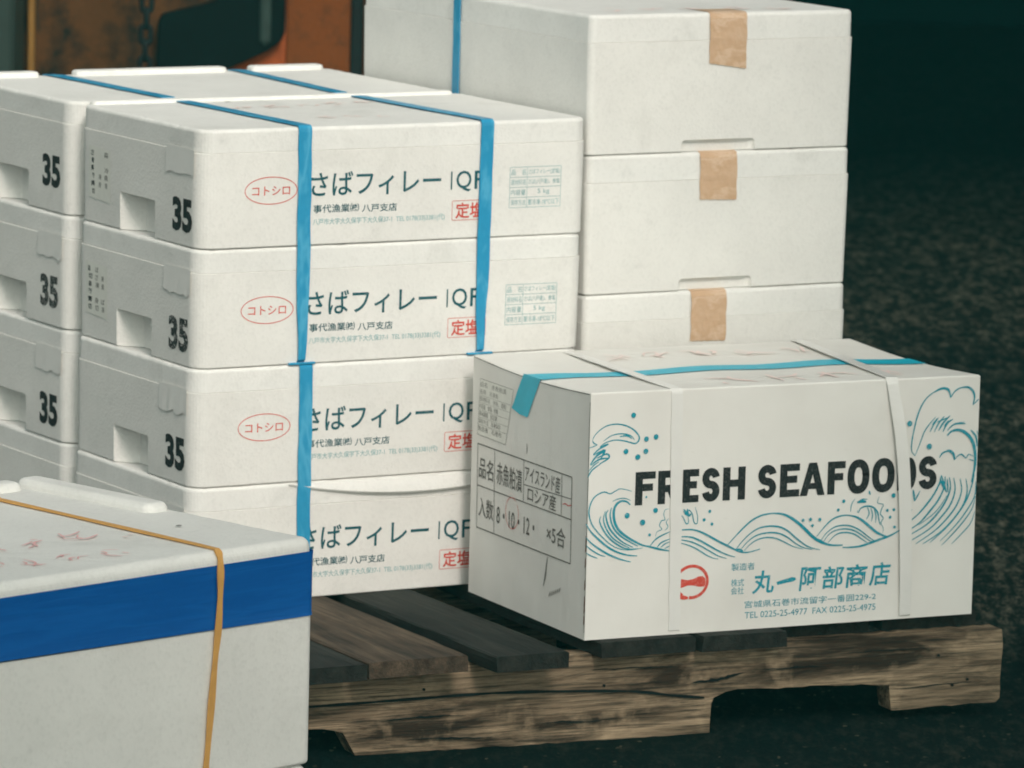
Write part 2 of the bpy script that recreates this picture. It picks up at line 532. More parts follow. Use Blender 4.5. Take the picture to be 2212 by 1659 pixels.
def empty(name, loc, rz, label=None, cat=None, group=None):
    o = bpy.data.objects.new(name, None)
    COL.objects.link(o)
    o.location, o.rotation_euler = loc, (0, 0, rz)
    o.empty_display_size = 0.05
    tag(o, label, cat, group)
    return o

def tag(o, label=None, cat=None, group=None, kind=None):
    for k, v in (('label', label), ('category', cat), ('group', group), ('kind', kind)):
        if v:
            o[k] = v

def copy_tree(o, parent=None):
    c = o.copy()
    COL.objects.link(c)
    c.parent = parent
    for ch in list(o.children):
        copy_tree(ch, c)
    return c

# surfaces on which things are printed or stuck: (a, b, lift) -> local point
def on_front(a, b, h):
    return (a, -h, b)

def front_tapered(a, b, h):                     # the print follows the leaning side of the box
    return (a, -h + max(0.0, TAPER * (1 - b / LIDZ)), b)

def left_tapered(y0):
    return lambda a, b, h: (-h + max(0.0, TAPER * (1 - b / LIDZ)), y0 - a, b)

def on_left(y0):
    return lambda a, b, h: (-h, y0 - a, b)      # a runs towards the viewer's right

def on_top(z):
    return lambda a, b, h: (a, b, z + h)

class Print:
    """flat ink collected on one face of a box, each stroke a hair above the one before"""
    def __init__(s, face, lift=0.0004):
        s.mb, s.face, s.h = MB(), face, lift

    def up(s):
        s.h += 8e-6
        return s.h

    def poly(s, pts, mat):
        h = s.up()
        s.mb.poly([s.face(a, b, h) for a, b in pts], M[mat])

    def rect(s, a0, b0, a1, b1, mat):
        s.poly([(a0, b0), (a1, b0), (a1, b1), (a0, b1)], mat)

    def line(s, p, q, w, mat):
        s.stroke([p, q], [w, w], mat)

    def stroke(s, pts, ws, mat):
        h = s.up()
        n = len(pts)
        lo, hi = [], []
        for i, (a, b) in enumerate(pts):
            p0, p1 = pts[max(0, i - 1)], pts[min(n - 1, i + 1)]
            dx, dy = p1[0] - p0[0], p1[1] - p0[1]
            l = math.hypot(dx, dy) or 1
            nx, ny = -dy / l, dx / l
            w = ws[i] / 2
            lo.append(s.face(a - nx * w, b - ny * w, h))
            hi.append(s.face(a + nx * w, b + ny * w, h))
        mi = s.mb.mi(M[mat])
        k = len(s.mb.v)
        s.mb.v += lo + hi
        for i in range(n - 1):
            s.mb.f.append([k + i, k + i + 1, k + n + i + 1, k + n + i]); s.mb.m.append(mi)

    def curve(s, pts, w, mat, taper=True, sub=4):
        pts = spline(pts, sub)
        n = len(pts)
        ws = []
        for i in range(n):
            t = i / (n - 1)
            ws.append(w * (0.42 + 0.75 * math.sin(math.pi * min(1, max(0, t * 0.96 + 0.02))) if taper else 1))
        s.stroke(pts, ws, mat)

    def ring(s, ca, cb, ra, rb, w, mat, a0=0, a1=360, n=40):
        pts = [(ca + ra * math.cos(R(a0 + (a1 - a0) * i / n)), cb + rb * math.sin(R(a0 + (a1 - a0) * i / n))) for i in range(n + 1)]
        s.stroke(pts, [w] * (n + 1), mat)

    def dot(s, ca, cb, ra, rb, mat, n=18):
        s.poly([(ca + ra * math.cos(2 * math.pi * i / n), cb + rb * math.sin(2 * math.pi * i / n)) for i in range(n)], mat)

    def text(s, body, a0, b0, a1, b1, mat, bold=0.0, shear=0.0, tilt=0.0):
        vs, fs = text_mesh(body, bold, shear)
        h = s.up()
        k = len(s.mb.v)
        mi = s.mb.mi(M[mat])
        for x, y in vs:
            s.mb.v.append(s.face(a0 + (a1 - a0) * x, b0 + (b1 - b0) * y + tilt * x, h))
        for f in fs:
            s.mb.f.append([k + i for i in f]); s.mb.m.append(mi)

    def scribble(s, a0, b0, a1, b1, n, w, mat, rnd):
        """a row of hand brushed characters too faint to read"""
        for i in range(n):
            ca = a0 + (a1 - a0) * (i + 0.5) / n
            cb = b0 + (b1 - b0) * (i + 0.5) / n
            q = abs(a1 - a0) / n * 0.42
            for j in range(4):
                s.h += 2e-5
                x0, z0, x1, z1 = (rnd.uniform(-q, q) for _ in range(4))
                e = rnd.uniform(-0.25, 0.25)
                p = [(ca + x0, cb + z0), (ca + (x0 + x1) / 2 + e * (z1 - z0), cb + (z0 + z1) / 2 - e * (x1 - x0)), (ca + x1, cb + z1)]
                s.curve(p, w * rnd.uniform(0.6, 1.3), mat)

    def build(s, name, parent):
        return s.mb.build(name, parent)

def spline(p, sub):
    if len(p) < 3:
        return p
    out = []
    n = len(p)
    for i in range(n - 1):
        p0, p1, p2, p3 = p[max(0, i - 1)], p[i], p[i + 1], p[min(n - 1, i + 2)]
        for j in range(sub):
            t = j / sub
            out.append(tuple(0.5 * (2 * p1[k] + (p2[k] - p0[k]) * t + (2 * p0[k] - 5 * p1[k] + 4 * p2[k] - p3[k]) * t * t
                             + (3 * p1[k] - p0[k] - 3 * p2[k] + p3[k]) * t ** 3) for k in range(len(p1))))
    out.append(tuple(p[-1]))
    return out

TXT = {}
def text_mesh(body, bold, shear):
    key = (body, bold, shear)
    if key not in TXT:
        c = bpy.data.curves.new('lettering', 'FONT')
        c.body = body
        c.offset = bold
        c.shear = shear
        c.resolution_u = 3
        o = bpy.data.objects.new('lettering', c)
        COL.objects.link(o)
        dg = bpy.context.evaluated_depsgraph_get()
        me = bpy.data.meshes.new_from_object(o.evaluated_get(dg))
        xs = [v.co.x for v in me.vertices]; ys = [v.co.y for v in me.vertices]
        x0, x1, y0, y1 = min(xs), max(xs), min(ys), max(ys)
        TXT[key] = ([((v.co.x - x0) / (x1 - x0), (v.co.y - y0) / (y1 - y0)) for v in me.vertices], [list(p.vertices) for p in me.polygons])
        bpy.data.objects.remove(o)
        bpy.data.meshes.remove(me)
        bpy.data.curves.remove(c)
    return TXT[key]

def ribbon(mb, pts, width_dirs, widths, thick, mat, closed=False):
    """a band with real thickness along 3D points; the path runs so that tangent x width points outwards"""
    n = len(pts)
    P = [Vector(p) for p in pts]
    loops = []
    for i in range(n):
        a = P[(i - 1) % n] if closed else P[max(0, i - 1)]
        b = P[(i + 1) % n] if closed else P[min(n - 1, i + 1)]
        t = (b - a).normalized()
        w = Vector(width_dirs[i])
        w = (w - t * w.dot(t)).normalized()
        o = w.cross(t).normalized()
        h = widths[i] / 2
        loops.append([P[i] - w * h, P[i] + w * h, P[i] + w * h * 0.96 + o * thick, P[i] - w * h * 0.96 + o * thick])
    mb.loops(loops, mat, cap=not closed, closed_path=closed)

def strap_loop(name, xs, y0, y1, z0, z1, width, mat, label, loc, rz, group, pinch=True, lift=0.0018, axis='x', rnd=None, bulge=0.0):
    """band round a stack in a vertical plane. xs = lateral place at (front bottom, front top, back top, back bottom)"""
    rnd = rnd or random.Random(1)
    r = 0.006
    n = 14
    path = []
    def seg(p, q, w0, w1, k, wob=0.0007, bul=None):
        for i in range(k):
            t = i / k
            x = p[0] + (q[0] - p[0]) * t + rnd.uniform(-wob, wob)
            y = p[1] + (q[1] - p[1]) * t
            z = p[2] + (q[2] - p[2]) * t
            if bul:
                y += bul * math.sin(math.pi * t)
            path.append(((x, y, z), w0 + (w1 - w0) * min(1, t * 3)))
    a, b, c, d = xs
    L = lift
    wp = width * (0.55 if pinch else 1)
    seg((a, y0 - L, z0 + r), (b, y0 - L, z1 - r), wp, width, n, bul=-bulge)
    for i in range(5):
        q = R(90 * i / 4)
        path.append(((b, y0 - L + r * (1 - math.cos(q)), z1 + L - r * (1 - math.sin(q)) - (0.0 if i else L)), width))
    seg((b, y0 + r + 0.004, z1 + L), (c, y1 - r, z1 + L), width, width, n)
    path.append(((c, y1 - r * 0.3, z1 + L - r * 0.3), width))
    seg((c, y1 + L, z1 - r), (d, y1 + L, z0 + r), width, width, 5)
    path.append(((d, y1 - r, z0 + 0.0002), width))
    path.append(((a, y0 + r, z0 + 0.0002), wp))
    mb = MB()
    ribbon(mb, [p for p, w in path], [(1, 0, 0)] * len(path), [w for p, w in path], 0.0009, mat, closed=True)
    if pinch:                                   # the tail of the band squeezed flat in the seam
        rbox(mb, a - 0.019, a + 0.021, y0 - 0.0022, y0 + 0.012, z0 - 0.0012, z0 + 0.0016, mat, 0.001, 0.0005, 0.0005, 2, 2)
    o = mb.build(name, None)
    o.location = loc
    o.rotation_euler = (0, 0, rz)
    tag(o, label, 'strap', group)
    return o

# ------------------------------------------------------------------ the setting
GZ = -0.14
mb = MB()
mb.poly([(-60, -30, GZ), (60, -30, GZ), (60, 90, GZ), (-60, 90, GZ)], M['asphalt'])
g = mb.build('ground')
tag(g, kind='structure')

wall = empty('warehouse_wall', (2, 19.2, GZ), 0, 'long dark warehouse wall across the far side of the yard', 'wall')
mb = MB()
rbox(mb, -12, 14, 0, 0.3, 0, 4.2, M['dark_wall'], 0.02, 0.01, 0.02, 3, 2)
mb.build('wall_panel', wall)
mb = MB()
for i in range(27):
    rbox(mb, -12 + i - 0.06, -12 + i + 0.06, -0.05, -0.004, 0.0, 4.1, M['dark_wall'], 0.008, 0.004, 0.004, 2, 2)
mb.build('cladding_rib', wall)
mb = MB()
rbox(mb, -12, 14, -8.1, -0.06, 2.5, 2.62, M['dark_wall'], 0.02, 0.01, 0.01, 3, 2)
mb.build('shade_canopy', wall)  # added out of view to darken the far ground

# added unseen roofs: their edges shade both ends of the scene softly
for (EX, EY), ang, zr, sg in SHADE_ROOFS:
    shade_roof = empty('added_shade_roof', (0, 0, GZ), 0, 'unseen corrugated roof added to shade the near side' if sg > 0 else 'unseen corrugated roof added to shade the right side', 'roof')
    ux, uy = math.cos(ang), math.sin(ang)
    vx, vy = -uy * sg, ux * sg
    mb = MB()
    n = 60
    lo = []
    for i in range(n + 1):
        t = -7 + 14 * i / n
        z = zr + (0.03 if i % 2 else 0.0)
        lo.append([(EX + ux * t, EY + uy * t, z), (EX + ux * t + vx * 2.2, EY + uy * t + vy * 2.2, z),
                   (EX + ux * t + vx * 2.2, EY + uy * t + vy * 2.2, z + 0.05), (EX + ux * t, EY + uy * t, z + 0.05)])
    mb.loops(lo, M['dark_wall'])
    mb.build('shade_sheet', shade_roof)

# ------------------------------------------------------------------ foam fish boxes with lettering
A_O, A_TH = (-0.4252, 7.1542), R(90 - 59.7306)
AL, AW, AH = 0.610, 0.381, 0.1629
TAPER = 0.0018
LIDZ = 0.1305                               # height of the lid seam on the fillet boxes

def cutter(c):
    me = c.mesh('cutter')
    b = bmesh.new()
    b.from_mesh(me)
    bmesh.ops.recalc_face_normals(b, faces=b.faces)
    b.to_mesh(me)
    b.free()
    o = bpy.data.objects.new('cutter', me)
    COL.objects.link(o)
    return o

def boolean(o, cutters):
    for c in cutters:
        md = o.modifiers.new('cut', 'BOOLEAN')
        md.operation, md.solver, md.object = 'DIFFERENCE', 'EXACT', c
    dg = bpy.context.evaluated_depsgraph_get()
    me = bpy.data.meshes.new_from_object(o.evaluated_get(dg))
    o.modifiers.clear()
    o.data = me
    for c in cutters:
        bpy.data.objects.remove(c)
    return o

def fillet_box():
    root = empty('foam_box', (0, 0, 0), 0, 'white foam fillet box', 'foam box', 'white foam boxes printed with fillet lettering')
    mb = MB()
    rbox(mb, 0, AL, 0, AW, 0.0006, LIDZ - 0.0001, M['foam'], 0.026, 0.0022, 0.0008, 9, 4, taper=TAPER)
    body = mb.build('body', root)
    cut = []
    for side in (0, 1):                     # hand notch open to the bottom edge, in both short ends
        c = MB()
        x0, x1 = (-0.05, 0.020) if side == 0 else (AL - 0.020, AL + 0.05)
        loops = []
        x0, x1 = (-0.05, 0.030) if side == 0 else (AL - 0.030, AL + 0.05)
        for x in (x0, x1):
            inner = (x == x1) == (side == 0)
            w = 0.003 if inner else 0.0
            wl = 0.026 if inner else -0.048
            loops.append([(x, y, z) for y, z in ((0.136 + w, -0.05), (0.136 + w, 0.049), (0.138 + w, 0.0535), (0.143, 0.055 - w), (0.239 - wl, 0.055 - w), (0.244 - wl, 0.0535), (0.2465 - wl, 0.049), (0.247 - wl, -0.05))])
        if side == 0:
            c.loops(loops, M['foam'])
        else:
            c.loops(loops, M['foam'])
        cut.append(cutter(c))
    boolean(body, cut)
    mb = MB()
    rbox(mb, 0.0013, AL - 0.0013, 0.0010, AW - 0.0013, LIDZ + 0.0001, AH - 0.0003, M['foam_lid'], 0.026, 0.0008, 0.0055, 9, 5, rag=0.0007)
    mb.build('lid', root)
    p = Print(front_tapered, 0.0005)
    p.ring(0.1076, 0.0778, 0.0398, 0.0185, 0.0011, 'red')
    p.text('コトシロ', 0.0785, 0.0715, 0.1364, 0.0838, 'red', 0.006)
    p.text('さばフィレー', 0.1688, 0.0665, 0.3714, 0.1005, 'teal', 0.010)
    p.text('I', 0.3868, 0.0692, 0.3890, 0.0945, 'teal', 0.006)
    p.text('Q', 0.3955, 0.0660, 0.4195, 0.0950, 'teal', 0.006)
    p.text('F', 0.4245, 0.0690, 0.4395, 0.0945, 'teal', 0.006)
    p.text('事代漁業㈱', 0.1729, 0.0445, 0.2435, 0.0558, 'teal', 0.007)
    p.text('八戸支店', 0.2483, 0.0432, 0.3028, 0.0542, 'teal', 0.008)
    p.text('八戸市大字大久保字下大久保37-1  TEL 0178(33)3381(代)', 0.1727, 0.0268, 0.3786, 0.0368, 'teal_soft', 0.004)
    for a0, b0, a1, b1 in ((0.392, 0.0265, 0.448, 0.0265), (0.392, 0.0535, 0.448, 0.0535), (0.390, 0.0285, 0.390, 0.0515), (0.450, 0.0285, 0.450, 0.0515)):
        p.line((a0, b0), (a1, b1), 0.0007, 'red')
    for ca, cb, a0 in ((0.448, 0.0515, 0), (0.392, 0.0515, 90), (0.392, 0.0285, 180), (0.448, 0.0285, 270)):
        p.ring(ca, cb, 0.002, 0.002, 0.0007, 'red', a0, a0 + 90, 5)
    p.text('定塩', 0.3955, 0.0288, 0.4400, 0.0508, 'red', 0.016)
    p.build('front_lettering', root)
    p = Print(front_tapered, 0.0005)
    t0, t1, b0, b1 = 0.481, 0.563, 0.0405, 0.097
    for i in range(5):
        b = b0 + (b1 - b0) * i / 4
        p.line((t0, b), (t1, b), 0.0006, 'teal_soft')
    for a in (t0, 0.5087, t1):
        p.line((a, b0), (a, b1), 0.0006, 'teal_soft')
    rows = [('品　名', 'さばフィレー(定塩)'), ('原材料名', 'さば(八戸産)、食塩'), ('内容量', '5 kg'), ('保存方法', '要冷凍-18℃以下')]
    for i, (l, r) in enumerate(rows):
        b = b1 - (i + 1) * (b1 - b0) / 4 + 0.003
        p.text(l, t0 + 0.002, b, 0.5067, b + 0.0082, 'teal_soft')
        if i == 2:
            p.text(r, 0.526, b, 0.545, b + 0.0082, 'teal_soft')
        else:
            p.text(r, 0.5107, b, t1 - 0.002, b + 0.0082, 'teal_soft')
    p.build('contents_table', root)
    p = Print(left_tapered(0.084), 0.0005)
    p.text('35', 0.0, 0.0195, 0.059, 0.066, 'black', 0.045)
    p.build('number_mark', root)
    return root

def sticker(root, rnd, tilt=0.0):
    p = Print(left_tapered(0.345), 0.0006)
    p.poly([(0.0, 0.036), (0.068, 0.033), (0.068, 0.106), (0.0, 0.109)], 'paper')
    for c in range(3):
        for r_ in range(6):
            if rnd.random() < (0.97 if c == 0 else 0.7):
                a = 0.006 + c * 0.021 + rnd.uniform(0, 0.004)
                b = 0.041 + r_ * 0.0108
                p.text(rnd.choice('冷凍さば切身青森県製造'), a, b, a + rnd.uniform(0.008, 0.014), b + 0.008, 'black' if c == 0 else 'grey_ink', 0.03 if c == 0 else 0.01)
    o = p.build('label_sticker', root)
    return o

def clear_tape(root, rnd):
    mb = MB()
    k = 8
    y0, y1 = 0.100 + rnd.uniform(-0.004, 0.004), 0.018
    for i in range(k):
        a, b = y0 + (y1 - y0) * i / k, y0 + (y1 - y0) * (i + 1) / k
        za, zb = rnd.uniform(-0.003, 0.003), rnd.uniform(-0.003, 0.003)
        ha, hb = 0.0009 + 0.0006 * rnd.random(), 0.0009 + 0.0006 * rnd.random()
        if i == 0:
            pa, pz = ha, za
        mb.poly([(-pa, a, 0.099 + pz), (-hb, b, 0.099 + zb), (-0.0009, b, 0.1346), (-0.0009, a, 0.1346)], M['clear'])
        pa, pz = hb, zb
    mb.build('clear_tape', root)

proto = fillet_box()
rnd = random.Random(3)
ca, sa = math.cos(A_TH), math.sin(A_TH)
def a_world(x, y, z=0.0):
    return (A_O[0] + ca * x - sa * y, A_O[1] + sa * x + ca * y, z)

A_LAB = ['bottom box of the front lettered stack, partly hidden behind the blue taped box',
         'second box up in the front lettered stack, directly beside the top of the seafood carton',
         'third box up in the front lettered stack, its number 35 half rubbed out',
         'top box of the front lettered stack, two blue straps over its lid']
B_LAB = ['lowest box of the rear lettered stack, only part of its end face showing',
         'second box up in the rear lettered stack, bold black 35 on its end',
         'third box up in the rear lettered stack, its black 35 smeared',
         'top box of the rear lettered stack, raised rim along the far edge of its lid']
BV, BU = 0.403, -0.003
BOXES = []
for st in (0, 1):
    for k in range(4):
        o = proto if (st == 0 and k == 0) else copy_tree(proto)
        jx, jy, jr = rnd.uniform(-0.0025, 0.0025), rnd.uniform(-0.002, 0.002), rnd.uniform(-0.004, 0.004)
        if st == 0 and k == 3:
            jx = jy = jr = 0
        if st == 0 and k < 2:                # the lower pair stands a little further left
            jx -= 0.006
        if st == 1:
            jx = abs(jx) * 0.6
        o.location = a_world((BU if st else 0) + jx, (BV if st else 0) + jy, k * AH)
        o.rotation_euler = (0, 0, A_TH + jr)
        o['label'] = (B_LAB if st else A_LAB)[k]
        BOXES.append((st, k, o))
for st, k, o in BOXES:
    for ch in o.children:                    # no two prints sit in quite the same place
        if ch.name.startswith('number_mark'):
            ch.location = (0, 0.007 if st else 0, {3: 0.016, 2: 0.007}.get(k, 0) if st else 0)
        elif ch.name.startswith(('front_lettering', 'contents_table')) and (st, k) != (0, 3):
            ch.location = (rnd.uniform(-0.0022, 0.0022), 0, rnd.uniform(-0.0012, 0.0012))
            ch.rotation_euler = (0, rnd.uniform(-0.004, 0.004), 0)
    for _ in (0,):
        if k == 2:                           # the number is half rubbed off on these
            for ch in o.children:
                if ch.name.startswith('number_mark'):
                    ch.data = ch.data.copy()
                    ch.data.materials[0] = M['black_worn']
        if st == 0 and k == 0:               # its lid edge bulges and sags under the load
            mb = MB()
            loops = []
            for i in range(41):
                t = i / 40
                s_ = math.sin(math.pi * t ** 0.9)
                zl = AH - 0.0030 - 0.021 * s_
                x = 0.150 + 0.44 * t
                loops.append([(x, 0.002, AH - 0.0022), (x, -0.0008 - 0.001 * s_, AH - 0.0034), (x, -0.0012 - 0.0046 * s_, zl * 0.5 + (AH - 0.003) * 0.5), (x, -0.0014 - 0.0062 * s_, zl + 0.002),
                              (x, -0.0010 - 0.0050 * s_, zl), (x, 0.002, zl + 0.001)])
            mb.loops(loops, M['foam_lid'])
            mb.build('lid_lip', o, 40)
        if st == 0 and k in (2, 3):
            sticker(o, rnd)
        if st == 0 or k in (1, 2):
            clear_tape(o, rnd)
        if k == 3:                           # raised rim along the far edge of the top lids
            mb = MB()
            segs = ((0.012, 0.590),) if st == 0 else ((0.010, 0.118), (0.178, 0.428), (0.470, 0.592))
            for x0, x1 in segs:
                rbox(mb, x0, x1, AW - (0.032 if st else 0.026), AW - 0.004, AH - 0.004, AH + (0.0075 if st else 0.005), M['foam_lid'], 0.009, 0.001, 0.005, 6, 4)
            mb.build('lid_rim', o)
        if st == 0 and k == 3:
            p = Print(on_top(AH), 0.0005)
            p.scribble(0.17, 0.255, 0.43, 0.285, 5, 0.004, 'pink', rnd)
            p.scribble(0.23, 0.11, 0.34, 0.095, 3, 0.003, 'pink', rnd)
            p.dot(0.21, 0.335, 0.005, 0.004, 'grey_ink')
            p.build('lid_lettering', o)

SG = 'blue straps round the lettered foam boxes'
loc, zA = (A_O[0], A_O[1], 0), AH
strap_loop('packing_strap', (0.1585, 0.1575, 0.1500, 0.150), 0, AW, 2 * AH + 0.0015, 4 * AH, 0.0205, M['strap'],
           'blue strap over the top of the front lettered stack, just left of the fillet lettering', loc, A_TH, SG, True, rnd=random.Random(1))
strap_loop('packing_strap', (0.4380, 0.4425, 0.4290, 0.429), 0, AW, 2 * AH + 0.0015, 4 * AH, 0.0205, M['strap'],
           'blue strap covering the end of the letters IQF on the front lettered stack', loc, A_TH, SG, True, rnd=random.Random(2))
strap_loop('packing_strap', (0.1660, 0.1655, 0.1600, 0.160), 0, AW, 0.0, 2 * AH - 0.0015, 0.0205, M['strap'],
           'blue strap on the two lower boxes of the front lettered stack', loc, A_TH, SG, False, rnd=random.Random(3))
bl = a_world(BU, BV)
strap_loop('packing_strap', (0.150, 0.1555, 0.1450, 0.145), 0, AW, 2 * AH + 0.0015, 4 * AH, 0.0205, M['strap'],
           'blue strap across the rear lettered stack in line with the chain and mustard post', bl, A_TH, SG, False, rnd=random.Random(4))
strap_loop('packing_strap', (0.430, 0.4330, 0.4520, 0.452), 0, AW, 2 * AH + 0.0015, 4 * AH, 0.0205, M['strap'],
           'blue strap lying across the rear lettered stack below the black rubber pad', bl, A_TH, SG, False, rnd=random.Random(5))

# ------------------------------------------------------------------ tall plain stack behind on the right
T_O, T_TH = (0.0979, 7.4840), R(90 - 59.9049)
TL, TW, TH_ = 0.4430, 0.6747, 0.1983
T_LID = 0.1590
T_LAB = ['lowest plain foam box of the tall stack, hidden behind the seafood carton',
         'plain foam box of the tall stack just above the lid of the seafood carton',
         'middle plain foam box of the tall stack, creased tan tape on its front',
         'topmost plain foam box of the tall stack, tan tape running over its lid seam']
ct, s_t = math.cos(T_TH), math.sin(T_TH)
TAPES = {3: (0.1962, 0.2583, 0.1262, 0.1174), 2: (0.1853, 0.2471, 0.1305, 0.1283), 1: (0.1763, 0.2357, 0.1256, 0.1241)}
tproto = None
for k in range(4):
    jx, jr = rnd.uniform(-0.003, 0.003), rnd.uniform(-0.003, 0.003)
    if k == 3:
        jx = jr = 0
    loc = (T_O[0] + ct * jx, T_O[1] + s_t * jx, k * TH_)
    if tproto is None:
        root = tproto = empty('foam_box', (0, 0, 0), 0, T_LAB[k], 'foam box', 'plain white foam boxes in the tall stack')
        mb = MB()
        rbox(mb, 0, TL, 0, TW, 0.0006, T_LID - 0.0001, M['foam'], 0.011, 0.0018, 0.0007, 6, 4, taper=0.0024)
        body = mb.build('body', root)
        c = MB()                             # finger groove at the foot of the front
        rbox(c, 0.156, 0.279, -0.03, 0.0105, -0.02, 0.0175, M['foam'], 0.009, 0.003, 0.006, 5, 4)
        boolean(body, [cutter(c)])
        mb = MB()
        rbox(mb, 0.0016, TL - 0.0016, 0.0014, TW - 0.0016, T_LID + 0.0001, TH_ - 0.0003, M['foam_lid'], 0.011, 0.0008, 0.0062, 6, 5, rag=0.0005)
        mb.build('lid', root)
    else:
        root = copy_tree(tproto)
    root.location, root.rotation_euler, root['label'] = loc, (0, 0, T_TH + jr), T_LAB[k]
for root in [o for o in COL.objects if o.get('group') == 'plain white foam boxes in the tall stack']:
    k = round(root.location.z / TH_)
    if k not in TAPES:
        continue
    x0, x1, zl, zr = TAPES[k]
    mb = MB()
    n = 12
    # the tape starts on the lid top, bends over the rounded edge and runs down the front
    prof = [(0.05, TH_ + 0.0006), (0.030, TH_ + 0.0006), (0.008, TH_ + 0.0006), (0.0015, TH_ - 0.0016), (-0.0008, TH_ - 0.008)]
    prof += [(-0.0008 - 0.0004 * rnd.random(), TH_ - 0.008 - (TH_ - 0.008 - zl) * (i + 1) / 7) for i in range(7)]
    loops = []
    for j, (y, z) in enumerate(prof):
        row = []
        for i in range(n + 1):
            t = i / n
            zz = z
            if j >= 5:
                f = (j - 4) / 7
                zz = z + (zr - zl) * t * f + (0.0004 * math.sin(31 * t + k) if j == len(prof) - 1 else 0)
            row.append((x0 + (x1 - x0) * t + 0.0006 * math.sin(9 * z * 20 + k), y - (0.0009 * rnd.random() if 4 < j < 11 else 0), zz))
        loops.append(row)
    mb.loops(loops, M['tan'], closed_ring=False, cap=False)
    mb.build('tan_tape', root)
    if k == 3:
        p = Print(on_top(TH_), 0.0006)
        p.scribble(0.05, 0.07, 0.36, 0.05, 5, 0.004, 'pink', rnd)
        p.build('lid_lettering', root)
# strap round the tall stack, seen on its left face
mb = MB()
path, wd, wid = [], [], []
zt = 4 * TH_
y_at = 0.380
for i in range(13):
    z = 2 * TH_ + 0.004 + (zt - 0.010 - 2 * TH_) * i / 12
    path.append((-0.0008, y_at + rnd.uniform(-0.0006, 0.0006), z))
for q in (30, 60, 90):
    path.append((-0.0008 + 0.006 * (1 - math.cos(R(q))), y_at, zt - 0.006 + 0.0068 * math.sin(R(q))))
for i in range(6):
    path.append((0.02 + (TL - 0.03) * i / 5, y_at, zt + 0.0008))
path += [(TL + 0.0008, y_at, zt - 0.007), (TL + 0.0008, y_at, 2 * TH_ + 0.004), (TL - 0.006, y_at, 2 * TH_ + 0.0004), (0.006, y_at, 2 * TH_ + 0.0004)]
ribbon(mb, path, [(0, -1, 0)] * len(path), [0.020] * len(path), 0.0009, M['strap'], closed=True)
o = mb.build('packing_strap')
o.location, o.rotation_euler = (T_O[0], T_O[1], 0), (0, 0, T_TH)
tag(o, 'blue strap running down the shaded side of the tall plain stack', 'strap')

# ------------------------------------------------------------------ seafood carton
K_O, K_TH = (0.1048, 6.9933), R(90 - 64.3468)
KL, KW, KH = 0.5940, 0.3659, 0.3326
carton = empty('cardboard_box', (K_O[0], K_O[1], 0), K_TH, 'white cardboard seafood carton with blue wave print and black capital lettering', 'carton')
def k_top(x, y):
    e = abs(x / KL - 0.5) * 2
    s = math.sin(math.pi * min(1, max(0, y / KW)))
    return KH - 0.0055 * s * (0.35 + 0.65 * e ** 3) + 0.0012 * math.sin(x * 31) * s
mb = MB()
nx, ny, nz = 28, 18, 10
def grid(fn, a, b):
    mb.loops([[fn(i / a, j / b) for i in range(a + 1)] for j in range(b + 1)], M['card'], closed_ring=False, cap=False)
edge = 0.0018
grid(lambda s, t: (edge + s * (KL - 2 * edge), edge + t * (KW - 2 * edge), k_top(s * KL, t * KW)), nx, ny)
grid(lambda s, t: (s * KL, 0, t * (KH - edge)), nx, nz)
grid(lambda s, t: (0, KW * (1 - s), t * (min(KH, k_top(0, KW * (1 - s))) - edge)), ny, nz)
grid(lambda s, t: (KL, KW * s, t * (k_top(KL, KW * s) - edge)), ny, nz)
grid(lambda s, t: (KL * (1 - s), KW, t * (KH - edge)), nx, nz)
grid(lambda s, t: (s * KL, KW * (1 - t), 0.0005), 1, 1)
# rounded creases between the sides and the top flaps
grid(lambda s, t: (edge * t + s * (KL - 2 * edge * t), edge * t, (KH - edge) + t * (k_top(s * KL, 0) - KH + edge)), nx, 1)
grid(lambda s, t: (KL - edge * t - s * (KL - 2 * edge * t), KW - edge * t, (KH - edge) + t * (k_top(KL - s * KL, KW) - KH + edge)), nx, 1)
grid(lambda s, t: (edge * t, KW - edge * t - s * (KW - 2 * edge * t), k_top(0, KW * (1 - s)) - edge + t * edge), ny, 1)
grid(lambda s, t: (KL - edge * t, edge * t + s * (KW - 2 * edge * t), k_top(KL, KW * s) - edge + t * edge), ny, 1)
mb.build('body', carton)
p = Print(on_left(KW), 0.0006)
p.stroke([(0.001 + KW * i / 18 * 0.99, k_top(0, KW * (1 - i / 18)) - 0.0022) for i in range(19)], [0.0011 + 0.0004 * rnd.random() for _ in range(19)], 'grey_ink')
p.stroke([(KW - 0.0012 + 0.0004 * math.sin(i), 0.01 + 0.31 * i / 20) for i in range(21)], [0.0012] * 21, 'grey_ink')
for i in range(7):
    b = 0.02 + 0.018 * i * rnd.uniform(0.7, 1.2)
    p.stroke([(KW - 0.0035, b), (KW - 0.002, b + 0.006), (KW - 0.0028, b + 0.014)], [0.001, 0.003, 0.001], 'rust_corner')
p.build('worn_edge', carton)

